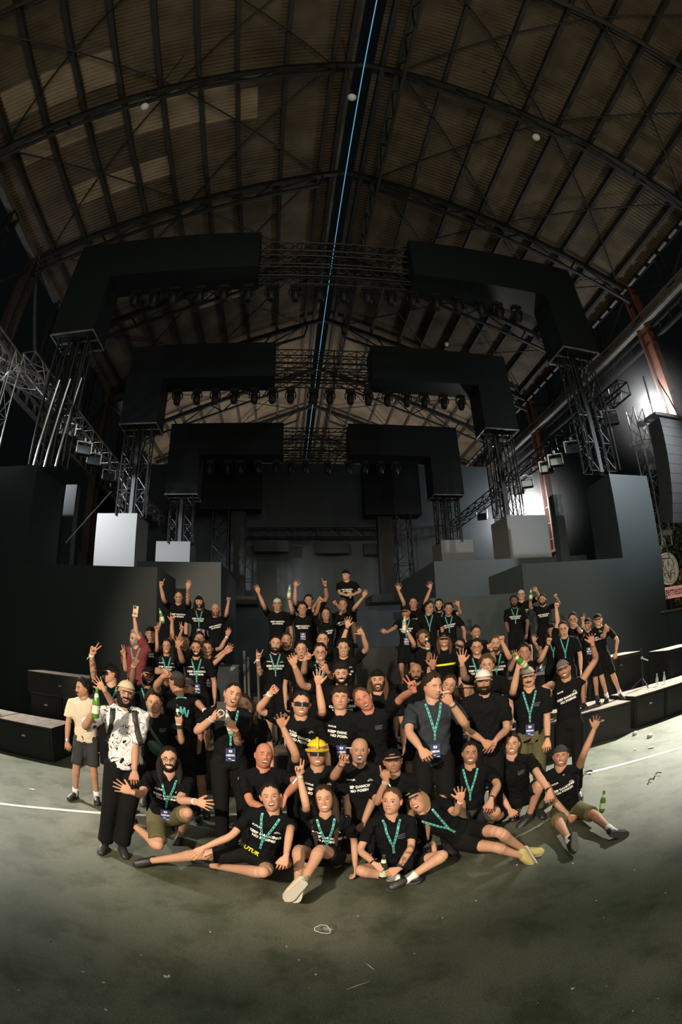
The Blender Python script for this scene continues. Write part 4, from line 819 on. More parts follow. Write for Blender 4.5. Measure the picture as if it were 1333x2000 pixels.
    rec = dict(hands=HANDS, body=body, head=(W3, F, C.reshape(-1, 3)), ears=ears, skin=np.array(SKINS[skin]), tattoo=tattoo, J=J, s=s)
    ang = np.abs(TH); Pz = V[..., 2]; Px = V[..., 0]; Py = V[..., 1]; hm_ = hairmat(hair)
    kid = lambda name, Vv, Ff, m_, sm=True: (MB().add(toW(Vv), Ff)).build(name, m_, body, smooth=sm)
    if style != 'bald' or hat:
        hl = np.interp(ang, [0, .55, .95, 1.35, 1.55, 1.8, 2.4, 3.2], [.082, .078, .052, .022, .004, -.030, -.062, -.068] if style not in ('long', 'bun', 'shoulder', 'pony') else [.084, .074, .050, .016, -.004, -.04, -.08, -.09])
        if style == 'fringe': hl = np.interp(ang, [0, .7, 1.0, 1.4, 1.8, 2.4, 3.2], [.050, .050, .040, .006, -.035, -.066, -.07])
        if style == 'recede': hl = np.interp(ang, [0, .4, .8, 1.35, 1.8, 2.4, 3.2], [.098, .088, .060, .01, -.03, -.06, -.068])
        hl = hl+.004*np.sin(TH*9)+.003*np.sin(TH*23); M = sst(Pz-hl, -.004, .022); th_ = {'short': .019, 'buzz': .004, 'curly': .026, 'fringe': .025, 'long': .014, 'bun': .010, 'shoulder': .015, 'pony': .011, 'recede': .010, 'bald': .003, 'quiff': .022, 'mop': .028}[style]
        if style == 'quiff': M = M*(.55+.9*np.exp(-(TH/.9)**2)*sst(Pz, .03, .08))
        if hat: th_ = min(th_, .009); M = M*sst(.064-Pz, -.004, .010)
        if not (hat and style == 'bald'):
            hv, hf_ = shell(V, F, M, th_, rg, .5 if style in ('curly', 'mop', 'fringe', 'quiff') else .18, freq=30 if style in ('curly', 'mop') else 18); kid('hair', hv, hf_, hm_)
        if style in ('long', 'shoulder'):
            m = MB(); ln = .36 if style == 'long' else .17
            for q in (-1, 1):
                for off in (0, 1, 2):
                    P0 = toW([q*(.058-.012*off), .012-.042*off, .062]); P1 = toW([q*(.081-.012*off), -.008-.036*off, -.035]); P2 = P1-Up*ln*.42+TR*q*.004+TF*(.050-.04*off); P3 = P2-Up*ln*.58*(1-.12*off)+TF*(.045-.04*off)-TR*q*.006
                    m.tube(crom([P0, P1, P2, P3], 4), [(r*.85, r*2.0) for r in np.interp(np.arange(13), [0, 4, 8, 12], [.010, .016, .016, .005])], 10, up=TR)
            P1 = toW([0, -.085, -.03]); m.tube([toW([0, -.06, .04]), P1, P1-Up*ln*.5], [(.03, .06), (.022, .065), (.012, .05)], 12, up=hr); m.build('long_hair', hm_, body, smooth=True)
        if style in ('bun', 'pony'):
            m = MB(); m.ball(toW([.0, -.105, .045 if style == 'bun' else .0]), .032, 12, 9); m.build('hair_bun', hm_, body, smooth=True)
    if beard:
        fr = sst(np.cos(TH)*1.0, -.15, .25); side = sst(ang, .62, 1.0)
        top = np.where(ang < .62, -.046-.0*ang, -.046+.050*side); Mb = sst(top-Pz, -.004, .010)*fr*sst(Pz, -.122, -.112)
        must = np.exp(-((Pz-(zc+mh+.0095))/.0062)**4)*sst(.036-np.abs(Px), 0, .008)*sst(np.cos(TH), .5, .7)
        mo = 1-sst(1.35-np.sqrt((Px/(mw*1.12))**2+((Pz-zc)/(mh+.008))**2), 0, .35)
        if beard == 'goat': Mb = Mb*sst(.034-np.abs(Px), 0, .012)
        if beard == 'must': Mb = Mb*0
        Mb = np.clip(np.maximum(Mb*mo, must), 0, 1); Mb[:2] = 0
        bt = {'goat': .008, 'must': .006}.get(beard, beard if not isinstance(beard, str) else .008)
        bv, bf = shell(V, F, Mb, bt, rg, .3, freq=40)
        if bf: kid('beard' if beard != 'must' else 'moustache', bv, bf, hm_)
    if hat:
        kind = hat[0]; hcol = hat[1]
        cz = .044 if kind != 'helmet' else .058; Mc = sst(Pz-(cz+.004*np.cos(TH)), -.001, .004); cv, cf = shell(V*(np.array([1.05, 1.05, 1.02]) if kind == 'helmet' else np.array([1.03, 1.03, .985])), F, Mc, .006 if kind != 'helmet' else .022, rg, 0)
        nm = {'cap': 'cap', 'back': 'cap', 'helmet': 'hard_hat', 'bucket': 'hat', 'beanie': 'cap'}[kind]
        hb = kid(nm, cv*np.array([1, 1, 1.0]), cf, hcol)
        m = MB(); dr = 1 if kind in ('cap', 'helmet') else -1; n = 15; rows = 4; Vb = []
        if kind in ('cap', 'back', 'helmet'):
            reach = .074 if kind != 'helmet' else .035; w_ = .86 if kind != 'helmet' else 1.3
            for j in range(rows+1):
                for i in range(n):
                    aa = (i/(n-1)-.5)*2*w_; e_ = reach*j/rows*math.cos(aa/w_*math.pi/2)**.6 if kind != 'helmet' else reach*j/rows*(.35+.65*math.cos(aa/w_*1.4)); rx, ry = .079+e_, (.093 if dr > 0 else .105)+e_
                    if kind == 'helmet': rx += .012; ry += .012
                    Vb.append((rx*math.sin(aa), dr*ry*math.cos(aa), cz-.004-.012*math.cos(aa)*dr-.010*(math.sin(aa)**2)*1.2-.007*(j/rows)+( .012*(1-math.cos(aa)) )))
            Vt = [(x, y, z+.0035) for x, y, z in Vb]; K = len(Vb); Fb = []
            for j in range(rows):
                for i in range(n-1): q = j*n+i; Fb += [(q, q+n, q+n+1, q+1), (K+q, K+q+1, K+q+n+1, K+q+n)]
            for i in range(n-1): q = rows*n+i; Fb += [(q, K+q, K+q+1, q+1)]
            m.add(toW(Vb+Vt), Fb); m.build('brim', hcol, hb, smooth=True)
        if kind in ('cap', 'back'):
            m = MB(); m.tube([toW((.0785*math.sin(t), (.0935 if math.cos(t) > 0 else .1065)*math.cos(t), cz+.006+.004*math.cos(t))) for t in np.linspace(0, 2*math.pi, 33)], [(.0035, .008)]*33, 6, up=hu, cap=False); m.ball(toW((0, 0, .124)), .007, 8, 5); m.build('cap_band', hcol, hb, smooth=True)
        if kind == 'helmet':
            m = MB(); m.tube([toW((0, y, z)) for y, z in ((.105, .05), (.10, .10), (.06, .142), (0, .152), (-.06, .142), (-.11, .10), (-.12, .05))], [(.006, .012)]*7, 8, up=hr); m.tube([toW((.098*math.sin(t), .117*math.cos(t)-.004, .03)) for t in np.linspace(0, 2*math.pi, 25)], [(.004, .008)]*25, 6, up=hu, cap=False); m.build('rib', hcol, hb, smooth=True)
        if kind == 'bucket':
            m = MB(); m.tube([toW((.09*math.sin(t)*1.15, .11*math.cos(t)*1.1, .034)) for t in np.linspace(0, 2*math.pi, 25)], [(.030, .004)]*25, 6, up=hu, cap=False); m.build('brim', hcol, hb, smooth=True)
        if len(hat) > 2 and kind == 'cap':
            m = MB(); P_ = [toW((x, .109, z)) for x, z in ((-.022, .062), (-.01, .07), (.0, .062), (.012, .07), (.022, .063))]; m.tube(P_, [.002]*5, 5, up=hf); m.build('cap_emblem', hat[2], hb)
    if glasses == 'sun':
        m = MB(); n = 17; Vb = [( .066*math.sin(t), .094*math.cos(t)+.004, z) for z in (-.016, .002, .017) for t in np.linspace(-1.1, 1.1, n)]; Vt = [(x*1.05, y+.005, z) for x, y, z in Vb]; K = len(Vb); Fb = []
        for j in range(2):
            for i in range(n-1): q = j*n+i; Fb += [(q, q+n, q+n+1, q+1), (K+q, K+q+1, K+q+n+1, K+q+n)]
        m.add(toW(Vb+Vt), Fb); gl = m.build('sunglasses', LENS, body, smooth=True); m = MB(); m.tube([toW(((.069)*math.sin(t), .099*math.cos(t)+.006, .018)) for t in np.linspace(-1.15, 1.15, 15)], [.0028]*15, 6, up=hu)
        for q in (-1, 1): m.tube([toW((q*.064, .045, .014)), toW((q*.078, -.01, .012))], [.003, .003], 5, up=hu)
        m.build('frame', BLK, gl, smooth=True)
    elif glasses:
        m = MB()
        for q in (-1, 1):
            m.tube([toW((q*.031+.020*math.cos(t), .0935-(abs(q*.031+.020*math.cos(t))-.03)*.35*0-.004-.35*max(0, abs(q*.031+.02*math.cos(t))-.035), .002+.0155*math.sin(t))) for t in np.linspace(0, 2*math.pi, 19)], [.0019]*19, 5, up=hf, cap=False); m.tube([toW((q*.052, .083, .006)), toW((q*.077, .0, .008))], [.002, .002], 5, up=hu)
        m.tube([toW((-.011, .095, .005)), toW((.011, .095, .005))], [.002, .002], 5, up=hu); m.build('glasses', BLK if glasses == 1 else ALU, body, smooth=True)
    # ---------------- clothes
    sm = CLOTH[shirt]; m = MB(); loose = 1.10 if shirt in ('scrib', 'cream', 'burg') else 1.04
    torso(m, loose, low=-.10 if not belt else .06, hm=1.04); m.tube([NB-sdir*.05, NB-sdir*.005+TF*.004, NB+sdir*.014+TF*.0], [(.075*s, .098*s*fw), (.066*s*fw, .080*s*fw), (.060*s*fw, .068*s*fw)], 14, up=shR)
    for nm in 'LR':
        S0, E, Wp, T, nrm, kd, sg, A = J[nm]; pts = [SHC+shR*sg*sw*.45-sdir*.01, S0, S0*(1-slv*.55)+E*slv*.55, S0*(1-slv)+E*slv, S0*(1-slv-.12)+E*(slv+.12)]
        if slv < .3: pts = pts[:3]
        k = (.80 if fem else 1)*s*(1.14 if loose > 1.05 else 1); m.tube(pts, [r*k for r in (.060, .063, .063, .065, .066)][:len(pts)], 14, up=nrm)
    sh = m.build('shirt' if shirt in ('navy',) else 't_shirt', sm, body, smooth=True); later(sh, .0125 if D < 4.6 else .018, 3)
    if LG:
        m = MB(); P = [PEL+sdir*tl*.16, PEL+sdir*.03, PEL-sdir*.06*s]; m.tube(P, [(.105*s*hw, .150*s*hw), (.115*s, .165*s*hw), (.105*s, .160*s*hw)], 18, up=shR, sup=2.4)
        for hp, kn, an, ft in LG:
            if long: pts = crom([hp+sdir*.02, hp*.5+kn*.5, kn, kn*.5+an*.5, an+ (kn-an)*.06], 3); rr = np.interp(np.arange(len(pts)), [0, 3, 6, 9, 12], [.098, .088, .072, .066, .070 if shirt == 'scrib' else .060])*s*(1.15 if shirt == 'scrib' else 1)
            else: pts = [hp+sdir*.02, hp*.7+kn*.3, hp*.35+kn*.65, hp*.12+kn*.88 if not fem else hp*(1-(sl or .6))+kn*(sl or .6)]; rr = np.array([.098, .094, .088, .090])*s*hw
            m.tube(pts, rr, 16, up=TR)
        tr = m.build('trousers' if long else 'shorts', CLOTH[bot], body, smooth=True); later(tr, .0125 if D < 4.6 else .02, 3)
        for hp, kn, an, ft in LG:
            if (near and not (pose == 'kneel' and not legs)) or pose == 'stand':
                ll = norm(kn-an); ft = norm(ft); d2 = norm(ft-ll*np.dot(ft, ll)*(.9 if pose == 'stand' else .55)); nu_ = norm(ll-d2*np.dot(ll, d2)); heel = an-nu_*.045*s
                if sock: m = MB(); m.tube([an+ll*.085*s, an+ll*.04*s, an-ll*.01, an-nu_*.03+d2*.03], [.042*s, .041*s, .043*s, .04*s], 12, up=TR); m.build('sock', sock, body, smooth=True)
                m = MB(); P = [heel-d2*.062*s, heel-d2*.045*s, heel+d2*.02*s, heel+d2*.085*s, heel+d2*.15*s, heel+d2*.178*s]; m.tube([p+nu_*h for p, h in zip(P, (.01, .02, .026, .014, .004, -.002))], [(.022*s, .022*s), (.046*s, .034*s), (.052*s, .037*s), (.037*s, .044*s), (.024*s, .040*s), (.012*s, .022*s)], 14, up=nu_*1.0 if False else np.cross(nu_, d2), sup=2.3); so = m.build('shoe', shoe, body, smooth=True)
                m = MB(); V_ = []; out = crom([(-.072, .0), (-.062, .028), (-.02, .036), (.05, .038), (.11, .045), (.155, .037), (.182, .0)], 4)[:, :2]; out = [tuple(q) for q in out]+[(x, -y) for x, y in out[-2:0:-1]]
                sd2 = np.cross(nu_, d2)
                for zz_ in (-.036, -.020): V_ += [heel+d2*x*s+sd2*y*s+nu_*zz_*s for x, y in out]
                k = len(out); m.add(V_, [tuple(range(k)), tuple(range(2*k-1, k-1, -1))]+[(i, k+i, k+(i+1) % k, (i+1) % k) for i in range(k)]); m.build('sole', SOLEB if shoe in (SHOEB,) else SOLEW, so)
    for nm, bm in bands:
        S0, E, Wp, T, nrm, kd, sg, A = J[nm]; u = norm(E-Wp); m = MB(); c = Wp+u*.018
        m.tube([c+u*.010, c-u*.010], [.031*s*(.85 if fem else 1)]*2, 12, up=nrm, cap=True)
        if bm is PRINT: sd_ = norm(np.cross(u, nrm)); m.obox(c+sd_*.035-Up*.02, sd_+u*.3-Up*.8, nrm, u, .03, .001, .007)
        m.build('wristband' if bm is not BLK else 'wrist_watch', bm, body)
    rec.update(sh=sh, NB=NB, sdir=sdir, TF=TF, TR=TR, shR=shR, prt=prt, shirt=shirt, lan=lan, badge=badge, tl=tl, D=D, tt=txttilt, PEL=PEL, extra=extra, hu=hu); PEOPLE.append(rec)
    return rec
def finish_people():
    dgs = []
    for o, vox, it in TEMP:
        md = o.modifiers.new('fuse', 'REMESH'); md.mode = 'VOXEL'; md.voxel_size = vox; md.use_smooth_shade = True
        sm = o.modifiers.new('soften', 'SMOOTH'); sm.factor = .5; sm.iterations = it
    bpy.context.view_layer.update(); dg = bpy.context.evaluated_depsgraph_get()
    for o, vox, it in TEMP:
        me = bpy.data.meshes.new_from_object(o.evaluated_get(dg)); old = o.data; o.modifiers.clear(); mats_ = list(old.materials); o.data = me; me.name = o.name
        if not me.materials:
            for q in mats_: me.materials.append(q)
        bpy.data.meshes.remove(old)
    for r in PEOPLE:
        o = r['body']; me = o.data; n = len(me.vertices); V = np.zeros(n*3); me.vertices.foreach_get('co', V); V = V.reshape(-1, 3)
        npoly = len(me.polygons); li = np.zeros(len(me.loops), int); me.loops.foreach_get('vertex_index', li); ls = np.zeros(npoly, int); me.polygons.foreach_get('loop_start', ls); lt_ = np.zeros(npoly, int); me.polygons.foreach_get('loop_total', lt_)
        C = np.tile(r['skin'], (n, 1))
        if r['tattoo']:
            w_ = np.sin(V[:, 0]*90+3*np.sin(V[:, 2]*60))+np.sin(V[:, 2]*110+2*np.sin(V[:, 1]*80)); m_ = np.zeros(n)
            for nm in 'LR':
                if nm in r['tattoo']: S0, E, Wp = r['J'][nm][:3]; m_ = np.maximum(m_, (np.linalg.norm(V-(E+Wp)/2, axis=1) < .13)*1.0)
            C = C*(1-(.55*m_*(w_ > 0))[:, None])
        hv, hf, hc = r['head']; Vs = [V]; Cs = [C]; L_ = [li]; cnt = [lt_]; off = n
        for ho in r['hands']:
            hme = ho.data; k = len(hme.vertices); q = np.zeros(k*3); hme.vertices.foreach_get('co', q); l2 = np.zeros(len(hme.loops), int); hme.loops.foreach_get('vertex_index', l2); t2 = np.zeros(len(hme.polygons), int); hme.polygons.foreach_get('loop_total', t2)
            Vs.append(q.reshape(-1, 3)); Cs.append(np.tile(r['skin']*np.array([1.02, .95, .93]), (k, 1))); L_.append(l2+off); cnt.append(t2); off += k; bpy.data.objects.remove(ho); bpy.data.meshes.remove(hme)
        Vs.append(hv); Cs.append(hc); 
        arr = np.array([x for x in hf if len(x) == 4]); big = [x for x in hf if len(x) > 4]; L_.append(np.concatenate([arr.ravel()]+[np.array(x) for x in big])+off); cnt.append(np.array([4]*len(arr)+[len(x) for x in big])); off += len(hv)
        ev = np.concatenate(r['ears'].v); ef = r['ears'].f; Vs.append(ev); Cs.append(np.tile(r['skin']*np.array([1, .8, .75]), (len(ev), 1))); arr = np.array(ef); L_.append(arr.ravel()+off); cnt.append(np.full(len(arr), 4))
        V = np.concatenate(Vs); C = np.concatenate(Cs); L2 = np.concatenate(L_); c2 = np.concatenate(cnt)
        nm_ = bpy.data.meshes.new(o.name); nm_.vertices.add(len(V)); nm_.vertices.foreach_set('co', V.ravel()); nm_.loops.add(len(L2)); nm_.loops.foreach_set('vertex_index', L2.astype(np.int32)); nm_.polygons.add(len(c2)); st = np.concatenate([[0], np.cumsum(c2)[:-1]]).astype(np.int32)
        nm_.polygons.foreach_set('loop_start', st); nm_.polygons.foreach_set('loop_total', c2.astype(np.int32)); nm_.polygons.foreach_set('use_smooth', [True]*len(c2)); nm_.update(calc_edges=True); nm_.materials.append(SKIN)
        at = nm_.color_attributes.new('Col', 'FLOAT_COLOR', 'POINT'); at.data.foreach_set('color', np.concatenate([C, np.ones((len(C), 1))], 1).ravel()); o.data = nm_; bpy.data.meshes.remove(me)
        dress(r)
def wrinkle(o, amp):
    me = o.data; n = len(me.vertices); V = np.zeros(n*3); me.vertices.foreach_get('co', V); V = V.reshape(-1, 3); N = np.zeros(n*3); me.vertices.foreach_get('normal', N); N = N.reshape(-1, 3)
    x, y, z = V.T; w_ = np.sin(38*z+9*np.sin(11*x+5*y)+6*y)+.8*np.sin(55*x+7*np.sin(17*z)+20*z)+.6*np.sin(70*z-30*x+5*np.sin(23*y))
    V = V+N*(amp*w_)[:, None]; me.vertices.foreach_set('co', V.ravel()); me.update()
def dress(r):
    wrinkle(r['sh'], .0032 if r['D'] < 4.6 else .0025)
    sh = r['sh']; me = sh.data
    NB, sd, TR, TF = r['NB'], r['sdir'], r['shR'], r['TF']; fw = norm(TF-sd*np.dot(TF, sd)); tr = np.cross(sd, fw); s = r['s']
    if r['prt'] is None: r['prt'] = 'kd' if r['shirt'] == 'tee' else ''
    if not (r['prt'] or r['lan'] or r['badge']): return
    n = len(me.vertices); V = np.zeros(n*3); me.vertices.foreach_get('co', V); V = V.reshape(-1, 3); bv = BVHTree.FromPolygons(V.tolist(), [tuple(p.vertices) for p in me.polygons])
    def put(x, z, off=.003):
        o = NB+tr*x+sd*z+fw*.5; h = bv.ray_cast(Vector(o), Vector(-fw))
        return (np.array(h[0])+fw*off) if h[0] is not None else None
    def project(tx, cx, cz, ang, name, m_, sc=1., off=.003):
        P, F = tx; ca, sa = math.cos(ang), math.sin(ang); out = []; last = NB+fw*.12
        for p in P:
            x, z = p[0]*sc, p[1]*sc; q = put(cx+x*ca-z*sa, cz+x*sa+z*ca, off)
            if q is None: q = last
            last = q; out.append(q)
        m = MB(); m.add(out, F); return m.build(name, m_, sh)
    a = math.radians(r['tt'])
    if r['prt'] == 'kd':
        project(TXT_KD, 0, -.175*s, a, 'print', PRINT, 1.0*s)
        if r['D'] < 7: project(TXT_F, -.075, -.105*s, a, 'small_print', PRINT, .9*s)
        if r['D'] < 7:
            m = MB(); P = [put(x+.085, z-.105*s) for x, z in ((-.022, -.008), (-.006, .012), (0, .004), (.006, .012), (.022, -.008), (.010, -.006), (0, .002), (-.010, -.006), (-.022, -.008))]
            if all(p is not None for p in P): m.tube(P, [.0016]*9, 5, up=fw); m.build('peak_logo', PRINT, sh)
    elif r['prt'] == 'small':
        m = MB()
        for k in range(3):
            P = [put(.075+x, (-.115-.016*k+.003*math.sin(x*420+k))*s) for x in np.linspace(-.035, .035-.008*k, 18)]
            if all(p is not None for p in P): m.tube(P, [.0018]*18, 5, up=fw)
        m.build('small_print', PRGREY, sh)
    if r['lan'] or r['badge']:
        m = MB(); LV = .235*s if r['lan'] else 0
        def ribbon(Q, w_):
            Q = [q for q in Q if q is not None]
            if len(Q) < 2: return
            Q = np.array(Q); T = np.gradient(Q, axis=0); V_ = []; nseg = len(Q)
            for q, t in zip(Q, T): sdv = norm(np.cross(t, fw)); V_ += [q-sdv*w_/2, q-sdv*w_*.26+fw*.0008, q+sdv*w_*.26+fw*.0008, q+sdv*w_/2, q-fw*.002]
            F = []; MI = []
            for i in range(nseg-1):
                b = i*5
                for k in range(3): F.append((b+k, b+k+1, b+5+k+1, b+5+k)); MI.append(1 if (k == 1 and i % 3 != 0) else 0)
                F.append((b, b+5, b+9, b+4)); F.append((b+3, b+4, b+9, b+8)); MI += [0, 0]
            for f, mi in zip(F, MI): m.cur = mi; m.f.append(tuple(i+m.n for i in f)); m.mi.append(mi)
            m.v.append(np.array(V_)); m.n += len(V_)
        if r['lan']:
            for q in (-1, 1): ribbon([put(q*(.062*(1-t)+.004), .012-LV*t-.0, .005) for t in np.linspace(0, 1, 22)], .017)
            ribbon([put(0, .012-LV-.09*t, .007) for t in np.linspace(0, 1, 9)], .017)
            m.cur = 0; m.build('lanyard', [TEAL, TEALD], sh if False else r['body'])
        if r['badge']:
            dz = (LV+.17*s) if r['lan'] else .36*s; c = put(0, -dz, .010)
            if c is None: c = NB-sd*dz+fw*.14
            up_ = norm(sd*.85+np.array([0, 0, .3])); f2 = norm(fw-up_*np.dot(fw, up_)); x2 = np.cross(up_, f2); w2, h2 = .044, .062
            m = MB(); m.obox(c+f2*.004, x2, f2, up_, w2, .002, h2); m.bar(c+up_*h2+f2*.004, c+up_*(h2+.02)+f2*.003, .004, 5); bd = m.build('pass_badge', BADGE, r['body'])
            P, F = TXT_M; m = MB(); m.add([c+f2*.0072+x2*p[0]*.85+up_*(p[1]*.9-.012) for p in P], F)
            for x, z, hx_, hz in ((-.008, .038, .007, .009), (.009, .038, .005, .009), (0, .026, .014, .0025), (-.01, -.034, .012, .0018), (.022, -.052, .014, .003), (-.006, -.041, .012, .0015)): m.obox(c+f2*.0070+x2*x+up_*z, x2, f2, up_, hx_, .0004, hz)
            m.build('lettering', PRINT, bd)
# ------------------------------------------------------------------ the crew. Pixels are where the photo shows a joint, D how far away the person is
P = person
# seated in front
P('person sitting with dark tied hair, laughing wide, yellow lettered shorts, one leg stretched', 529, 1556, 3.55, pose='sit', fem=True, mouth='laugh', skin=1, hair='k', style='bun', tilt=-4, lan=True, lean=(.05, .02), sl=.72,
  L=(452, 1632, 396, 1657, 369, 1676, 'flat', 'b'), R=(567, 1622, 559, 1672, 553, 1688, 'relax', 'b'), legs=[(385, 1669, 296, 1681, 266, 1687, 'g'), (514, 1703, 412, 1690, 396, 1684, 'g')], extra='futur', hip=(506, 1672, 3.62), shoe=SHOEB, ty=-12)
P('person sitting with long dark hair, two fingers raised, knees bent, beige sneakers', 633, 1561, 3.62, pose='sit', fem=True, mouth='smile', skin=1, hair='d', style='long', tilt=-3, lan=True, lean=(-.05, .02), txttilt=-18,
  L=(598, 1572, 583, 1504, 585, 1466, 'two'), R=None, legs=[(585, 1661, 583, 1722, 560, 1752, ''), (626, 1661, 592, 1722, 580, 1750, '')], shoe=SHOEG, hip=(640, 1672, 3.75), bands=[('L', BLK), ('L', PRINT)])
P('person sitting cross-legged holding a green bottle in both hands, hair tied back, white socks', 766, 1565, 3.55, pose='sit', fem=True, mouth='smirk', skin=1, hair='b', style='bun', yaw=-18, ty=-4, lan=True, prt='small', shirt='plain', lean=(.0, .12),
  L=(705, 1660, 733, 1688, 752, 1699, 'grip', 'b'), R=(803, 1655, 779, 1697, 762, 1706, 'grip', 'b'), legs=[(706, 1700, 778, 1716, 815, 1716, 'g'), (864, 1671, 797, 1716, 760, 1735, 'g')], sock=SOCK, shoe=SHOEB, hip=(775, 1688, 3.65), tattoo='R', bands=[('L', BLK), ('R', NAVY)])
P('person lying sideways in a black cap, long fair hair, waving, mustard shoes', 813, 1562, 3.75, pose='sit', fem=True, mouth='laugh', skin=1, hair='l', style='long', tilt=-32, yaw=-14, ty=10, hat=('cap', BSH, YEL), shirt='plain', prt='', lan=True, lean=(-.8, .1),
  L='back', R=(889, 1588, 901, 1563, 899, 1536, 'open'), legs=[(968, 1655, 1020, 1672, 1034, 1684, 'g'), (975, 1626, 1026, 1661, 1052, 1664, 'g')], hip=(905, 1630, 3.72), shoe=SHOEY, bands=[('R', PINK)])
P('person sitting in a backwards cap with spread legs, one arm thrown up, white socks', 1096, 1477, 4.0, pose='sit', mouth='smile', skin=2, hair='d', style='short', hat=('back', GREYT), stubble=.5, tilt=-4, lean=(-.05, -.02), slv=.12, txttilt=20, bot='olive',
  L=(1086, 1570, 1113, 1597, 1130, 1609, 'relax', 'b'), R=(1142, 1470, 1164, 1417, 1170, 1397, 'claw'), legs=[(1092, 1606, 1114, 1645, 1120, 1672, 'gp'), (1161, 1592, 1196, 1623, 1250, 1628, 'g')], hip=(1108, 1580, 4.05), sock=SOCK, shoe=SHOEB, bands=[('L', ALU)])
# kneeling row
P('person kneeling in glasses and olive shorts with both palms turned out', 330, 1484, 4.0, pose='kneel', mouth='smile', skin=1, hair='k', style='shoulder', beard=.008, glasses=1, tilt=6, lan=True, badge=True, bot='olive', lean=(.02, .05),
  L=(277, 1550, 257, 1547, 236, 1538, 'open'), R=(352, 1562, 383, 1566, 410, 1573, 'open'), legs=[(309, 1650, 262, 1612, 255, 1632, 'f'), (366, 1588, 352, 1632, 344, 1650, 'gp')], hip=(322, 1592, 4.15), bands=[('R', SOCK)])
P('person with a shaved red head laughing, black polo and folded arms behind the seated row', 516, 1476, 4.05, pose='kneel', mouth='laugh', skin=5, style='bald', stubble=.45, hair='r', tilt=10, yaw=8, pitch=6, shirt='plain', prt='',
  L=(490, 1566, 520, 1582, 540, 1576, 'relax', 'b'), R=(580, 1528, 556, 1558, 545, 1575, 'relax', 'b'), legs=None, bands=[('L', BLK)])
P('person in a yellow hard hat and dark sunglasses grinning, one arm raised', 620, 1473, 4.0, pose='kneel', mouth='smile', skin=2, hair='g', style='short', glasses='sun', hat=('helmet', mat('yellow hard hat', (.85, .55, .02), .35)), tilt=2, txttilt=-14,
  L=(577, 1472, 549, 1412, 543, 1387, 'claw'), R=None, legs=None)
P('bald person with a grey goatee shouting, holding a cigarette up beside the face', 703, 1466, 4.05, pose='kneel', mouth='open', skin=2, hair='g', style='bald', beard='goat', stubble=.35, tilt=3, txttilt=6,
  L=(653, 1517, 669, 1490, 674, 1470, 'pinch'), R=(722, 1590, 694, 1646, 687, 1662, 'relax', 'b'), legs=None, bands=[('L', ALU)])
P('person in a black cap resting one hand on the cheek behind the bottle holder', 768, 1487, 4.0, pose='kneel', mouth='shut', skin=2, hair='d', style='short', stubble=.5, hat=('cap', BSH, SOCK), tilt=-4, shirt='plain', prt='',
  L=(738, 1566, 755, 1524, 751, 1493, 'point', 'b'), R=None, legs=None, bands=[('L', ALU), ('L', PRINT)])
P('person crouching with a teal lanyard, wrist over the knee, short dark beard', 920, 1472, 4.15, pose='kneel', mouth='smile', skin=2, hair='k', style='short', stubble=.6, tilt=2, lan=True, shirt='plain', prt='', bot='grey',
  L=None, R=(972, 1534, 960, 1562, 953, 1590, 'relax', 'b'), legs=[(900, 1606, 905, 1560, 900, 1560, 'f'), (968, 1586, 950, 1618, 940, 1628, 'g')], bands=[('R', BLK)])
P('person crouching in a plain black tee and black boots, dark quiff', 1000, 1454, 4.2, pose='kneel', mouth='smile', skin=1, hair='d', style='quiff', stubble=.35, tilt=-2, shirt='plain', prt='small',
  L=(975, 1555, 996, 1581, 1010, 1603, 'relax', 'b'), R=(1052, 1513, 1074, 1545, 1076, 1573, 'relax', 'b'), legs=[(972, 1594, 985, 1560, 985, 1550, 'f'), (1053, 1533, 1033, 1596, 1018, 1610, 'gp')], hip=(1012, 1560, 4.3), sock=BSOCK, shoe=SHOEB, bands=[('R', BLK)])
# standing, first row
P('person in a cream tee with a moustache, looking left at the edge of the crew', 162, 1345, 5.3, yaw=-62, ty=-20, mouth='smirk', skin=2, hair='k', style='curly', beard='must', stubble=.25, shirt='cream', bot='grey', belt=False, L=(131, 1428, 131, 1448, 133, 1468, 'relax', 'b'), R=None, sock=SOCK, legs=[(148, 1556), (190, 1560)], bands=[('L', ALU)])
P('person in a white shirt with black scribbles, tan cap and big beard', 245, 1354, 4.0, yaw=10, ty=0, tilt=12, mouth='laugh', skin=2, hair='k', style='short', beard=.017, glasses=2, hat=('cap', mat('tan cap cloth', (.50, .42, .28), .8)), shirt='scrib', bot='black', long=True, L=(168, 1418, 183, 1392, 190, 1372, 'grip'), R=(262, 1465, 263, 1505, 264, 1522, 'relax', 'b'), legs=[(210, 1668), (240, 1660)], slv=.85, lean=(.03, 0))
P('person in a dark cap and mirrored sunglasses looking left, raising a tattooed arm', 216, 1316, 5.2, yaw=-70, ty=-10, mouth='smirk', skin=1, hair='d', glasses='sun', hat=('cap', BSH), lan=True, shirt='plain', prt='', L=(183, 1315, 179, 1277, 188, 1258, 'V'), R=(222, 1375, 203, 1347, 186, 1322, 'open'), tattoo='L', bands=[('L', PRINT)])
P('person with curly dark hair and a green cross-body bag holding a dark bottle', 301, 1373, 4.7, mouth='smirk', skin=1, hair='d', style='mop', stubble=.3, shirt='plain', prt='small', L=None, R=(354, 1448, 351, 1416, 348, 1396, 'grip', 'b'), bot='black', long=True, extra='bag')
P('person in a burgundy tee with fair hair, glasses and beard looking left, phone held overhead', 265, 1247, 6.6, g=.58, yaw=-55, ty=-15, mouth='smirk', skin=1, hair='g', style='quiff', beard=.012, glasses=1, shirt='burg', lan=True, L=(246, 1316, 243, 1280, 236, 1262, 'V'), R=(260, 1228, 262, 1202, 266, 1186, 'grip'))
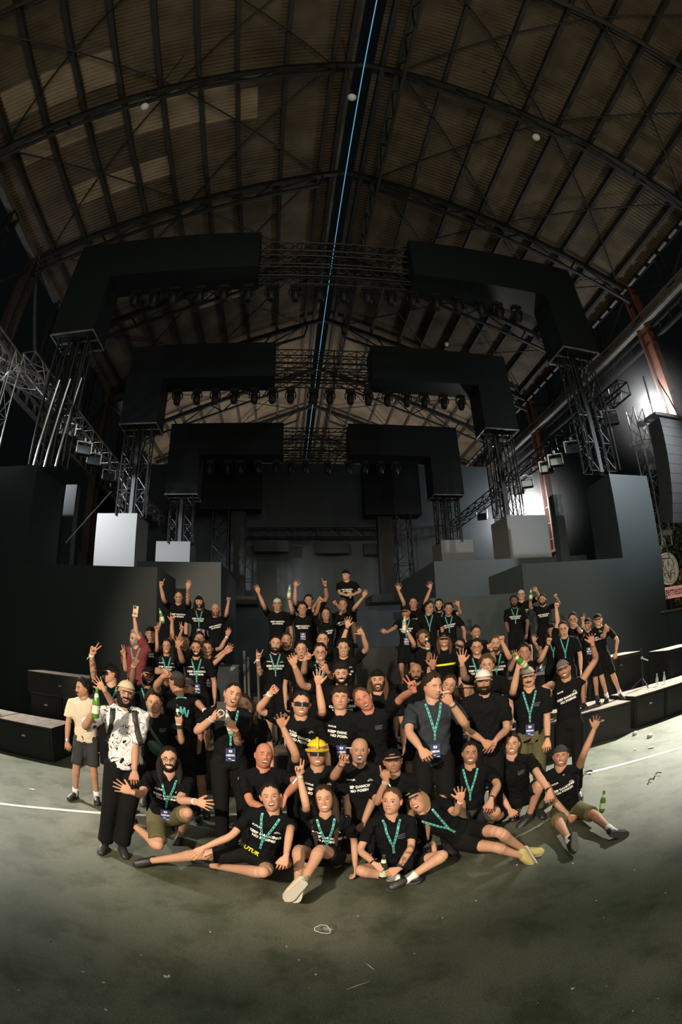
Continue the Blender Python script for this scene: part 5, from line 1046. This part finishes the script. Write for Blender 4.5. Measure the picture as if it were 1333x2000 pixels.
P('person in a dark cap half hidden behind two raised fists left of the curly head', 289, 1321, 5.6, mouth='shut', skin=3, hair='k', beard=.008, hat=('cap', BSH), yaw=15, tilt=14, shirt='plain', prt='', lan=True, L=(259, 1326, 262, 1298, 270, 1282, 'fist'), R=(330, 1330, 318, 1312, 305, 1310, 'fist', 'b'), bands=[('L', BLK), ('L', PRINT)])
P('person in a grey cap seen from behind, teal figure on the back', 345, 1332, 4.95, yaw=-130, ty=-155, mouth='shut', skin=2, hair='d', hat=('cap', GREYT), shirt='plain', prt='', L=None, R=(306, 1340, 320, 1320, 334, 1312, 'fist'), lan=False, extra='teal', long=True)
P('person in a mauve cap laughing behind the grey cap', 366, 1344, 5.3, yaw=-30, mouth='laugh', skin=2, hair='d', stubble=.4, hat=('cap', mat('mauve cap cloth', (.13, .08, .11), .8)), shirt='plain', prt='', L=None, R=(386, 1372, 402, 1390, 404, 1404, 'relax', 'b'), bands=[('R', PRINT)])
P('person with shaved temples laughing at a phone, MEDIA pass and water bottle in hand', 455, 1357, 4.3, yaw=12, tilt=16, mouth='laugh', skin=1, hair='k', style='buzz', stubble=.3, shirt='plain', prt='', lan=True, badge=True, L=(386, 1427, 416, 1403, 436, 1386, 'grip'), R=(465, 1455, 459, 1424, 446, 1412, 'grip', 'b'), long=True, lean=(.06, .04), bands=[('L', SOCK), ('L', PRINT)], tattoo='R')
P('person with long fair hair leaning against the phone holder with a slight smile', 478, 1378, 4.62, fem=True, tilt=-18, mouth='smirk', skin=1, hair='b', style='long', shirt='plain', prt='', long=True, L=None, R=None)
P('person in wraparound sunglasses with one fist up, black tee with tilted lettering', 589, 1376, 4.35, glasses='sun', mouth='smile', skin=1, hair='k', style='short', stubble=.25, tilt=6, txttilt=-22, L=(508, 1385, 529, 1353, 545, 1338, 'fist'), R=None, long=True, bands=[('L', PRINT)], hs=1.04)
P('person with short dark hair smiling with closed eyes, arm straight up, MEDIA pass', 665, 1366, 4.4, mouth='smirk', skin=1, hair='d', style='fringe', stubble=.2, eyes=0, tilt=3, pitch=8, txttilt=-10, badge=True, L=(630, 1388, 621, 1330, 622, 1303, 'open'), R=None, long=True)
P('person with receding hair tilting the head and laughing with shut eyes, two fingers out', 710, 1366, 4.3, tilt=-28, mouth='laugh', skin=5, hair='b', style='recede', stubble=.3, eyes=0, shirt='plain', prt='small', lean=(-.08, 0), L='back', R=(786, 1362, 809, 1347, 800, 1322, 'V'), long=True)
P('person in a dark navy shirt smoking a cigarette, teal lanyard with MEDIA pass', 846, 1341, 3.95, yaw=32, ty=8, pitch=-6, mouth='shut', skin=1, hair='d', style='short', eyes=0, shirt='navy', lan=True, badge=True, L=(800, 1430, 822, 1462, 836, 1484, 'relax', 'b'), R=(908, 1413, 882, 1374, 861, 1353, 'two', 'b'), long=True, bands=[('R', ALU)])
P('tall person with full dark beard and white cap, hands joined in front', 945, 1331, 4.15, mouth='shut', skin=2, hair='k', beard=.020, hat=('cap', mat('white cap cloth', (.62, .62, .60), .8)), tilt=-2, shirt='plain', prt='', L=(912, 1424, 944, 1447, 960, 1462, 'relax', 'b'), R=(990, 1424, 968, 1447, 956, 1463, 'relax', 'b'), long=True)
P('person with a moustache in a pale cap lifting a green bottle, olive trousers', 1032, 1323, 4.35, mouth='smirk', skin=1, hair='k', beard='must', hat=('cap', mat('pale cap cloth', (.55, .52, .42), .8)), tilt=-6, shirt='plain', prt='small', lan=True, badge=True, bot='olive', long=True, L=(1003, 1350, 1012, 1306, 1020, 1290, 'grip'), R=(1069, 1420, 1070, 1444, 1070, 1460, 'relax', 'b'), bands=[('R', BLK)])
P('person in a sleeveless black tee and patterned cap leaning in with one arm high', 1102, 1308, 4.6, tilt=-16, yaw=-6, mouth='smile', skin=2, hair='k', stubble=.65, hat=('cap', mat('patterned cap cloth', (.05, .04, .045), .8, noise=(60, (.20, .17, .17)))), slv=.1, txttilt=17, L=(1078, 1336, 1064, 1342, 1076, 1364, 'relax', 'b'), R=(1166, 1284, 1158, 1257, 1153, 1234, 'claw'), long=True, lean=(-.05, 0), bands=[('R', ALU)], belt=True)
# second and third standing rows
P('person with thick dark hair and beard reaching one arm out to the left', 667, 1317, 4.95, mouth='smile', skin=1, hair='k', style='fringe', beard=.006, long=True, L=(592, 1338, 575, 1300, 567, 1276, 'relax'), R=None)
P('person with long brown hair and a backwards cap shouting', 738, 1329, 4.9, mouth='open', skin=1, hair='b', style='shoulder', beard=.005, hat=('back', BSH), shirt='plain', prt='', long=True, L=None, R=None)
P('bald person with a beard standing dim behind the shouting long hair', 813, 1314, 5.5, mouth='shut', skin=3, style='bald', hair='k', beard=.008, shirt='plain', prt='', L=None, R=(848, 1332, 846, 1304, 846, 1278, 'open'), bands=[('R', BLK)])
P('person with long dark hair behind the smoker, head tilted with a smile', 878, 1339, 4.8, fem=True, mouth='smile', skin=1, hair='d', style='long', tilt=14, shirt='plain', prt='')
P('young person in a pink sun hat peering out between the smoker and the white cap', 910, 1347, 5.15, s=.9, fem=True, mouth='shut', skin=1, hair='l', style='shoulder', hat=('bucket', mat('dusty pink hat cloth', (.45, .28, .22), .8)), hs=.9, lan=True, badge=True, shirt='plain', prt='')
P('person with curly brown hair mostly hidden behind the white cap', 952, 1300, 5.1, mouth='shut', skin=1, hair='b', style='mop', L=(908, 1322, 903, 1296, 902, 1272, 'open'), R=None, shirt='plain', prt='')
P('person in black-framed glasses smiling with a lanyard, behind the hidden curly head', 932, 1265, 6.1, g=.3, mouth='smile', skin=1, hair='k', style='short', glasses=1, stubble=.3, lan=True, L=None, R=(965, 1292, 960, 1268, 955, 1255, 'fist'), bands=[('R', BLK)])
P('person with reddish beard and lanyard, one fist over the head, right of the glasses', 969, 1258, 6.1, g=.3, mouth='shut', skin=1, hair='b', style='short', beard=.008, lan=True, L=None, R=(995, 1284, 981, 1254, 980, 1238, 'fist'), tilt=3)
P('person with dark wavy hair behind two raised hands near the green bottle', 1025, 1275, 5.9, g=.3, mouth='shut', skin=2, hair='k', style='mop', shirt='plain', prt='', L=(997, 1307, 1006, 1287, 1008, 1265, 'claw'), R=(1057, 1288, 1075, 1251, 1077, 1234, 'fist'), bands=[('R', BLK)])
P('person in glasses smiling, drawing a lanyard up with one hand, rock sign with the other', 626, 1275, 6.0, g=.3, mouth='smile', skin=1, hair='k', style='short', glasses=1, lan=True, L=(594, 1312, 597, 1287, 611, 1271, 'point'), R=(650, 1322, 640, 1312, 634, 1306, 'relax', 'b'), prt='')
P('person with a big dark beard and shaved head making the rock sign, tattooed arms', 539, 1258, 6.5, g=.58, mouth='smirk', skin=1, hair='k', style='buzz', beard=.020, tilt=8, lan=True, L=(508, 1316, 504, 1286, 508, 1266, 'rock'), R=(569, 1322, 569, 1352, 567, 1370, 'relax', 'b'), tattoo='LR', sock=SOCK, bands=[('L', PRINT)])
P('person with dark tied hair smiling behind the rock sign, arm laid over the shoulder', 560, 1251, 6.9, g=.58, fem=True, mouth='smile', skin=2, hair='d', style='bun', shirt='plain', prt='', L=(514, 1284, 545, 1289, 562, 1296, 'open', 'b'))
P('person with dark hair shouting, right of the tied-hair smile', 589, 1269, 6.2, g=.35, fem=True, mouth='open', skin=1, hair='k', style='bun', shirt='plain', prt='')
P('person with raised eyebrows and open mouth behind the glasses and rock sign', 631, 1250, 6.6, g=.58, mouth='open', skin=1, hair='k', style='quiff')
P('person with wavy dark hair grinning, both hands raised, in the middle of the crew', 671, 1267, 6.3, g=.45, mouth='laugh', skin=1, hair='k', style='mop', L=(676, 1246, 679, 1225, 681, 1202, 'open'), R=(716, 1266, 709, 1238, 700, 1228, 'claw'), bands=[('L', BLK)])
P('person with long dark hair smiling and both hands in peace signs, teal lanyard', 325, 1263, 6.9, g=.58, fem=True, mouth='smile', skin=2, hair='k', style='long', lan=True, L=(307, 1264, 306, 1225, 305, 1200, 'V'), R=(347, 1256, 355, 1232, 358, 1209, 'V'))
P('person in a backwards cap shouting with both hands up behind the peace signs', 294, 1238, 7.3, g=.58, mouth='open', skin=2, hair='k', hat=('back', BSH), L=(322, 1232, 321, 1200, 321, 1184, 'grip'), R=(336, 1246, 336, 1210, 338, 1194, 'L'))
P('person with a shaved head and black goatee waving, teal lanyard and pass, left group', 383, 1267, 6.5, g=.4, mouth='smile', skin=2, hair='k', style='buzz', beard=.006, lan=True, badge=True, L=(356, 1290, 349, 1264, 347, 1247, 'open'), R=None)
P('person with a moustache stretching both arms right from the left group', 405, 1268, 6.8, g=.5, mouth='smile', skin=2, hair='k', style='short', beard='must', badge=True, L=(418, 1290, 449, 1262, 470, 1243, 'open'), R=(417, 1297, 448, 1269, 463, 1257, 'flat'))
P('person with dark hair and stubble looking over the goatee, one arm up and out', 390, 1249, 7.5, g=.7, mouth='shut', skin=2, hair='k', style='quiff', stubble=.6, shirt='plain', prt='', R=(430, 1267, 448, 1236, 454, 1213, 'flat'), bands=[('R', SOCK)])
P('person hardly lit at the back of the left group behind a waving hand', 361, 1254, 7.85, g=.6, mouth='shut', skin=3, hair='k', style='short', shirt='plain', prt='')
P('person with wild curly hair and beard drinking from a bottle, another bottle lifted high', 828, 1248, 6.8, g=.58, mouth='shut', skin=2, hair='b', style='mop', beard=.012, tilt=-6, shirt='plain', prt='', L=(809, 1258, 790, 1222, 781, 1206, 'grip'), R=(838, 1290, 838, 1268, 834, 1256, 'grip', 'b'), bands=[('L', ALU)])
P('person in a black cap with long hair and a jacket with one neon yellow stripe', 868, 1250, 6.5, g=.5, mouth='smile', skin=1, hair='b', style='shoulder', stubble=.5, hat=('cap', BSH, SOCK), shirt='plain', prt='', extra='stripe')
P('person in dark glasses with a beard leaning back, right of the yellow striped jacket', 897, 1262, 6.85, g=.5, mouth='open', skin=2, hair='k', style='short', beard=.010, tilt=24, glasses='sun', shirt='plain', prt='')
P('person with dark hair grinning to the side at the back right of the middle', 930, 1236, 7.4, g=.75, yaw=18, mouth='smile', skin=2, hair='k', style='quiff', stubble=.5, shirt='plain', prt='')
P('person in glasses shouting with a fist high, teal lanyard, right group', 1101, 1229, 6.4, g=.45, mouth='open', skin=1, hair='d', style='quiff', glasses=1, tilt=-6, lan=True, shirt='plain', prt='', L=(1091, 1212, 1087, 1187, 1088, 1173, 'fist'), R=None, sock=SOCK, shoe=SHOEW)
P('person in a round dark hat half hidden, open palm raised, right group', 1079, 1231, 6.8, g=.5, fem=True, mouth='shut', skin=2, hair='k', style='shoulder', lan=True, hat=('back', BSH), shirt='plain', prt='', L=(1053, 1268, 1044, 1254, 1042, 1232, 'open'))
P('person in glasses with dark quiff pointing a fist at the camera, right group', 1120, 1211, 6.9, g=.58, mouth='open', skin=2, hair='k', style='quiff', glasses=1, shirt='plain', prt='', R=(1134, 1234, 1127, 1223, 1120, 1221, 'fist'), bands=[('R', BLK)])
P('person in a dark cap making a V sign between the glasses and the group end', 1148, 1219, 7.05, g=.58, mouth='laugh', skin=2, hair='k', stubble=.5, hat=('cap', BSH), shirt='plain', prt='', badge=True, L=(1140, 1240, 1139, 1212, 1139, 1194, 'V'), R=(1180, 1244, 1184, 1222, 1190, 1234, 'relax', 'b'), sock=BSOCK)
P('person in a black cap on the bass cabinet at the right end', 1169, 1211, 6.95, g=.58, mouth='smile', skin=1, hair='k', hat=('cap', BSH), tilt=-4, R=(1206, 1250, 1204, 1274, 1202, 1290, 'relax', 'b'), L=None, sock=SOCK, legs=[(1186, 1366), (1212, 1362)], txttilt=8)
# back row on the deck
P('person in glasses on the deck at the left, both arms straight up', 349, 1167, 9.0, g=1.2, mouth='open', skin=1, hair='b', style='recede', glasses=1, stubble=.4, L=(320, 1171, 314, 1145, 318, 1126, 'point'), R=(367, 1175, 367, 1150, 372, 1128, 'flat'), tattoo='R')
P('person with long dark hair and beard on the deck at the left', 389, 1176, 8.9, g=1.2, mouth='open', skin=1, hair='k', style='shoulder', beard=.012, hat=('back', BSH), lan=True, badge=True)
P('bald bearded person on the deck at the left with one fist straight up', 421, 1191, 8.7, g=1.2, mouth='open', skin=2, hair='r', style='bald', beard=.010, R=(442, 1200, 448, 1168, 448, 1157, 'fist'), txttilt=16)
P('person in a pale backwards cap on the deck with a gloved arm up', 542, 1181, 8.6, g=1.2, mouth='open', skin=2, hair='d', hat=('back', mat('light grey cap cloth', (.45, .44, .42), .8)), L=(516, 1184, 504, 1156, 499, 1140, 'flat'))
P('person with curly dark hair shouting on the deck, bottle held high, pass on the chest', 591, 1190, 8.3, g=1.2, mouth='open', skin=2, hair='k', style='mop', badge=True, L=(570, 1192, 564, 1166, 566, 1152, 'grip'), R=(619, 1196, 625, 1176, 633, 1168, 'fist'))
P('person behind the curly head on the deck with both arms crossing overhead', 603, 1174, 8.9, g=1.2, mouth='open', skin=2, hair='k', style='short', L=(577, 1174, 577, 1145, 580, 1128, 'claw'), R=(638, 1167, 636, 1144, 633, 1128, 'point'), bands=[('R', BLK)])
P('person with both arms bent up on the deck right of the curly head', 637, 1200, 8.2, g=1.2, fem=True, mouth='open', skin=2, hair='k', style='shoulder', L=(612, 1190, 622, 1172, 630, 1164, 'fist'), R=(668, 1194, 657, 1180, 650, 1172, 'fist'), txttilt=8)
P('person with short fair hair waving one arm high right of the crossing arms', 670, 1182, 8.6, g=1.2, mouth='laugh', skin=2, hair='b', style='quiff', R=(693, 1187, 713, 1163, 720, 1148, 'flat'), txttilt=16)
P('person in a black cap standing highest at the back on the raised platform, hands together', 676, 1124, 9.6, g=1.95, yaw=-30, ty=0, mouth='shut', skin=1, hair='k', hat=('back', BSH), L=(664, 1158, 678, 1163, 686, 1161, 'relax', 'b'), R=(704, 1155, 690, 1162, 683, 1161, 'relax', 'b'))
P('person with dark hair shouting on the deck with both open hands high', 808, 1178, 8.8, g=1.2, mouth='open', skin=2, hair='k', style='short', L=(789, 1177, 778, 1151, 775, 1131, 'open'), R=(832, 1174, 843, 1146, 841, 1129, 'open'))
P('person in a dark cap on the deck holding an arm out to the left, shorts', 793, 1196, 8.2, g=1.2, mouth='shut', skin=2, hair='k', stubble=.5, hat=('cap', BSH), yaw=-20, lan=True, badge=True, L=(772, 1226, 757, 1235, 750, 1232, 'relax', 'b'), sock=None)
P('person in glasses turned right on the deck with a teal lanyard', 839, 1187, 8.4, g=1.2, yaw=40, ty=0, mouth='laugh', skin=2, hair='k', style='short', glasses=1, lan=True, shirt='plain', prt='')
P('person with dark hair and beard shouting behind the lanyards on the deck', 858, 1182, 8.8, g=1.2, mouth='laugh', skin=1, hair='k', style='short', beard=.006, lan=True, R=(899, 1198, 896, 1183, 893, 1172, 'claw'))
P('person laughing with lanyard and hanging arm, right end of the middle deck group', 877, 1190, 8.4, g=1.2, mouth='laugh', skin=2, hair='k', style='short', stubble=.6, tilt=6, lan=True, R=(907, 1230, 908, 1249, 909, 1257, 'relax', 'b'), txttilt=8)
P('bearded person on the deck at the right, hands at the hips, lanyard', 1005, 1175, 8.4, g=1.2, mouth='shut', skin=4, hair='k', style='short', beard=.012, lan=True, L=(990, 1222, 998, 1242, 1003, 1247, 'relax', 'b'), R=(1032, 1220, 1029, 1240, 1027, 1247, 'relax', 'b'))
P('person in a pale backwards cap grinning behind the right deck pair', 1019, 1163, 8.9, g=1.2, mouth='smile', skin=1, hair='d', hat=('back', mat('pale pink cap cloth', (.55, .42, .36), .8)), R=(1053, 1166, 1049, 1155, 1045, 1147, 'claw'))
P('person with short dark beard on the deck, bottle and fist both up', 1060, 1172, 8.5, g=1.2, mouth='shut', skin=2, hair='k', style='short', beard=.006, L=(1037, 1187, 1036, 1170, 1038, 1159, 'grip'), R=(1092, 1180, 1087, 1167, 1084, 1160, 'fist'), tattoo='R', txttilt=3)
finish_people()
if globals().get('CHECK'):
    for i_, a_ in enumerate(PEOPLE):
        for b_ in PEOPLE[i_+1:]:
            ca, cb = (a_['NB']+a_['PEL'])/2, (b_['NB']+b_['PEL'])/2; d_ = math.hypot(ca[0]-cb[0], ca[1]-cb[1])
            if d_ < .26 and abs(ca[2]-cb[2]) < .45: print('CLOSE %.2f' % d_, '%.1f %.1f' % (ca[1], cb[1]), a_['body']['label'][:46], '|', b_['body']['label'][:46])
# ------------------------------------------------------------------ what they hold or carry
def rec(i): return PEOPLE[i]
def find(words): return [r for r in PEOPLE if words in r['body']['label']][0]
def held(words, arm, mt, label, tiltv=(0, 0, 1), s=1.0, up=.0):
    r = find(words); S0, E, Wp, T, n, kd, sg, A = r['J'][arm]; c = Wp+T*.075*r['s']+norm(n)*.034*r['s']; d = norm(tiltv); bottle(c-d*(.10*s+up), d, mt, label, s)
BRN = mat('pale lit bottle glass', (.30, .34, .22), .15, spec=.8)
held('cross-legged', 'L', DKG, 'green beer bottle held between the hands of the cross-legged person', (.02, -.15, 1))
held('black scribbles', 'L', GRN, 'bright green beer bottle held up by the bearded person in the tan cap', (.12, 0, 1))
held('green cross-body', 'R', DKG, 'dark beer bottle held by the curly-haired person with the cross-body bag', (-.05, 0, 1))
held('pale cap lifting', 'L', GRN, 'green beer bottle lying across the brim of the pale cap', (-.55, -.2, .45))
held('wild curly hair', 'L', CLR, 'clear labelled bottle lifted high by the wild-haired person', (.08, 0, 1)); held('wild curly hair', 'R', DKG, 'labelled bottle at the mouth of the wild-haired person', (-.1, 0, 1))
held('curly dark hair shouting', 'L', BRN, 'pale bottle held overhead on the deck, left of the middle', (.1, 0, 1)); held('short dark beard on the deck', 'L', GRN, 'green bottle held up on the deck at the right', (.1, 0, 1))
held('shouting with both hands up behind', 'L', GRN, 'green bottle with leaves held up at the left back', (-.3, 0, 1)); held('standing highest', 'L', CLR, 'small clear bottle held by the person on the raised platform', (0, 0, 1), .7)
held('laughing at a phone', 'R', CLR, 'clear water bottle held low by the person laughing at a phone', (-.15, -.1, 1), .9)
def phone(words, arm, label, m_, dx=(0, 0, 0)):
    r = find(words); S0, E, Wp, T, n, kd, sg, A = r['J'][arm]; c = Wp+T*.10+norm(n)*.03+np.array(dx); f = norm(CO-c); u = norm(np.array([.12, 0, 1.])-f*f[2]); x = np.cross(u, f)
    e = empty('phone', c); tag(e, label, 'phone'); inv = Matrix.Translation(-Vector(c)); m = MB(); m.obox(c, x, f, u, .037, .0045, .076); b = m.build('case', m_, e); b.matrix_parent_inverse = inv
    m = MB(); m.obox(c+f*.005+u*.052-x*.014, x, f, u, .018, .002, .018); m.cyl(c+f*.008+u*.058-x*.02, f, .006, .004, 10); b = m.build('camera_bump', BLK, e); b.matrix_parent_inverse = inv
    return c, f, u, x, e
phone('burgundy', 'R', 'pale phone held up over the burgundy tee', mat('rose phone case', (.62, .48, .38), .4))
c, f_, u_, x_, e = phone('laughing at a phone', 'L', 'black phone with a white ring on its back held before the laughing face', BLK, (.0, 0, .0))
m = MB(); m.tube([c+f_*.008+x_*.026*math.cos(t)+u_*.026*math.sin(t)-u_*.015 for t in np.linspace(0, 2*math.pi, 21)], [.004]*21, 6, up=f_, cap=False); b = m.build('ring', SOCK, e); b.matrix_parent_inverse = Matrix.Translation(-Vector(e.location))
def cig(words, arm, label):
    r = find(words); S0, E, Wp, T, n, kd, sg, A = r['J'][arm]; c = Wp+T*.14+norm(n)*.02; d = norm(np.array([.5, -.6, .1])); m = MB(); m.tube([c, c+d*.06], [.004, .004], 8, up=(0, 0, 1)); m.build('cigarette', SOCK, label=label, cat='cigarette')
cig('smoking', 'R', 'lit cigarette between the fingers of the person in the navy shirt'); cig('goatee shouting', 'L', 'cigarette pinched beside the face of the bald person with a goatee')
# backpack straps, cross-body bag, stripes and marks on clothes
def cloth_bvh(o):
    me = o.data; n = len(me.vertices); V = np.zeros(n*3); me.vertices.foreach_get('co', V); return BVHTree.FromPolygons(V.reshape(-1, 3).tolist(), [tuple(p.vertices) for p in me.polygons])
def strip(r, path, w_, m_, name, off=.006, parent=None, back=False):
    bv = cloth_bvh(r['sh']); NB, sd, TF = r['NB'], r['sdir'], r['TF']; tr = np.cross(sd, TF); fw = TF if not back else -TF; pts = []
    for x, z in path:
        o = NB+tr*x+sd*z+fw*.5; h = bv.ray_cast(Vector(o), Vector(-fw))
        if h[0] is not None: pts.append(np.array(h[0])+fw*off)
    if len(pts) > 2: m = MB(); m.tube(pts, [(.005, w_)]*len(pts), 8, up=np.cross(pts[-1]-pts[0], fw)); return m.build(name, m_, parent or r['body'], smooth=True)
r = find('black scribbles')
for q in (-1, 1): strip(r, [(q*(.095+.055*t*t), .01-.30*t) for t in np.linspace(0, 1, 14)], .024, BLK, 'backpack_strap')
r = find('cross-body bag'); strip(r, [(-.10+.24*t, -.02-.42*t) for t in np.linspace(0, 1, 14)], .018, mat('dark green webbing', (.02, .06, .045), .7), 'bag_strap')
bv = cloth_bvh(r['sh']); c = r['NB']-r['sdir']*.30+r['TF']*.15; m = MB(); m.ball(c, (.10, .035, .075), 18, 12, ax=[norm(np.cross(r['sdir'], r['TF'])*.85-r['sdir']*.5), r['TF'], norm(r['sdir'])]); m.build('cross_body_bag', mat('dark green nylon', (.018, .045, .032), .6), r['body'], smooth=True)
strip(r, [(-.13-.01*t, -.06-.30*t) for t in np.linspace(0, 1, 12)], .009, TEAL, 'lanyard', .03)
r = find('neon yellow stripe'); strip(r, [(x, -.20+.06*x) for x in np.linspace(-.14, .15, 10)], .016, YEL, 'jacket_stripe')
r = find('seen from behind'); tr = r['TR']
for a_, b_ in (((-.03, -.20), (-.01, -.10)), ((-.01, -.10), (.01, -.18)), ((.01, -.18), (.03, -.09)), ((.03, -.09), (.04, -.21)), ((-.04, -.21), (-.06, -.13)), ((-.02, -.16), (.03, -.14))): strip(r, [(a_[0]+(b_[0]-a_[0])*t, a_[1]+(b_[1]-a_[1])*t) for t in np.linspace(0, 1, 5)], .010, mat('teal back print', (.08, .42, .42), .6), 'back_print', .004, r['sh'], back=True)
strip(r, [(x, .0-3*x*x) for x in np.linspace(-.06, .06, 8)], .008, TEAL, 'lanyard', .008, back=True)
r = find('yellow lettered shorts')
sh = [c for c in r['body'].children if c.name.startswith('shorts')][0]; bv = cloth_bvh(sh); V, F = TXT_F; c0 = np.array(at_y(487, 1662, 3.3)); out = []; bv2 = cloth_bvh(r['sh']); last = c0; x_ = norm(np.array(at_y(497, 1668, 3.3))-np.array(at_y(477, 1656, 3.3))); dv = norm(c0-CO); u_ = norm(np.cross(x_, dv)); u_ = u_ if u_[2] > 0 else -u_; ok = True
for p in V:
    o = c0+x_*p[0]*1.7+u_*p[1]*1.7; d = norm(o-CO); h = min([q for q in (bv.ray_cast(Vector(CO), Vector(d)), bv2.ray_cast(Vector(CO), Vector(d))) if q[0] is not None] or [(None, 0, 0, 9)], key=lambda q: q[3]); last = (np.array(h[0])-d*.006) if h[0] is not None else last
    out.append(last)
m = MB(); m.add(out, F); m.build('shorts_print', YEL, sh)
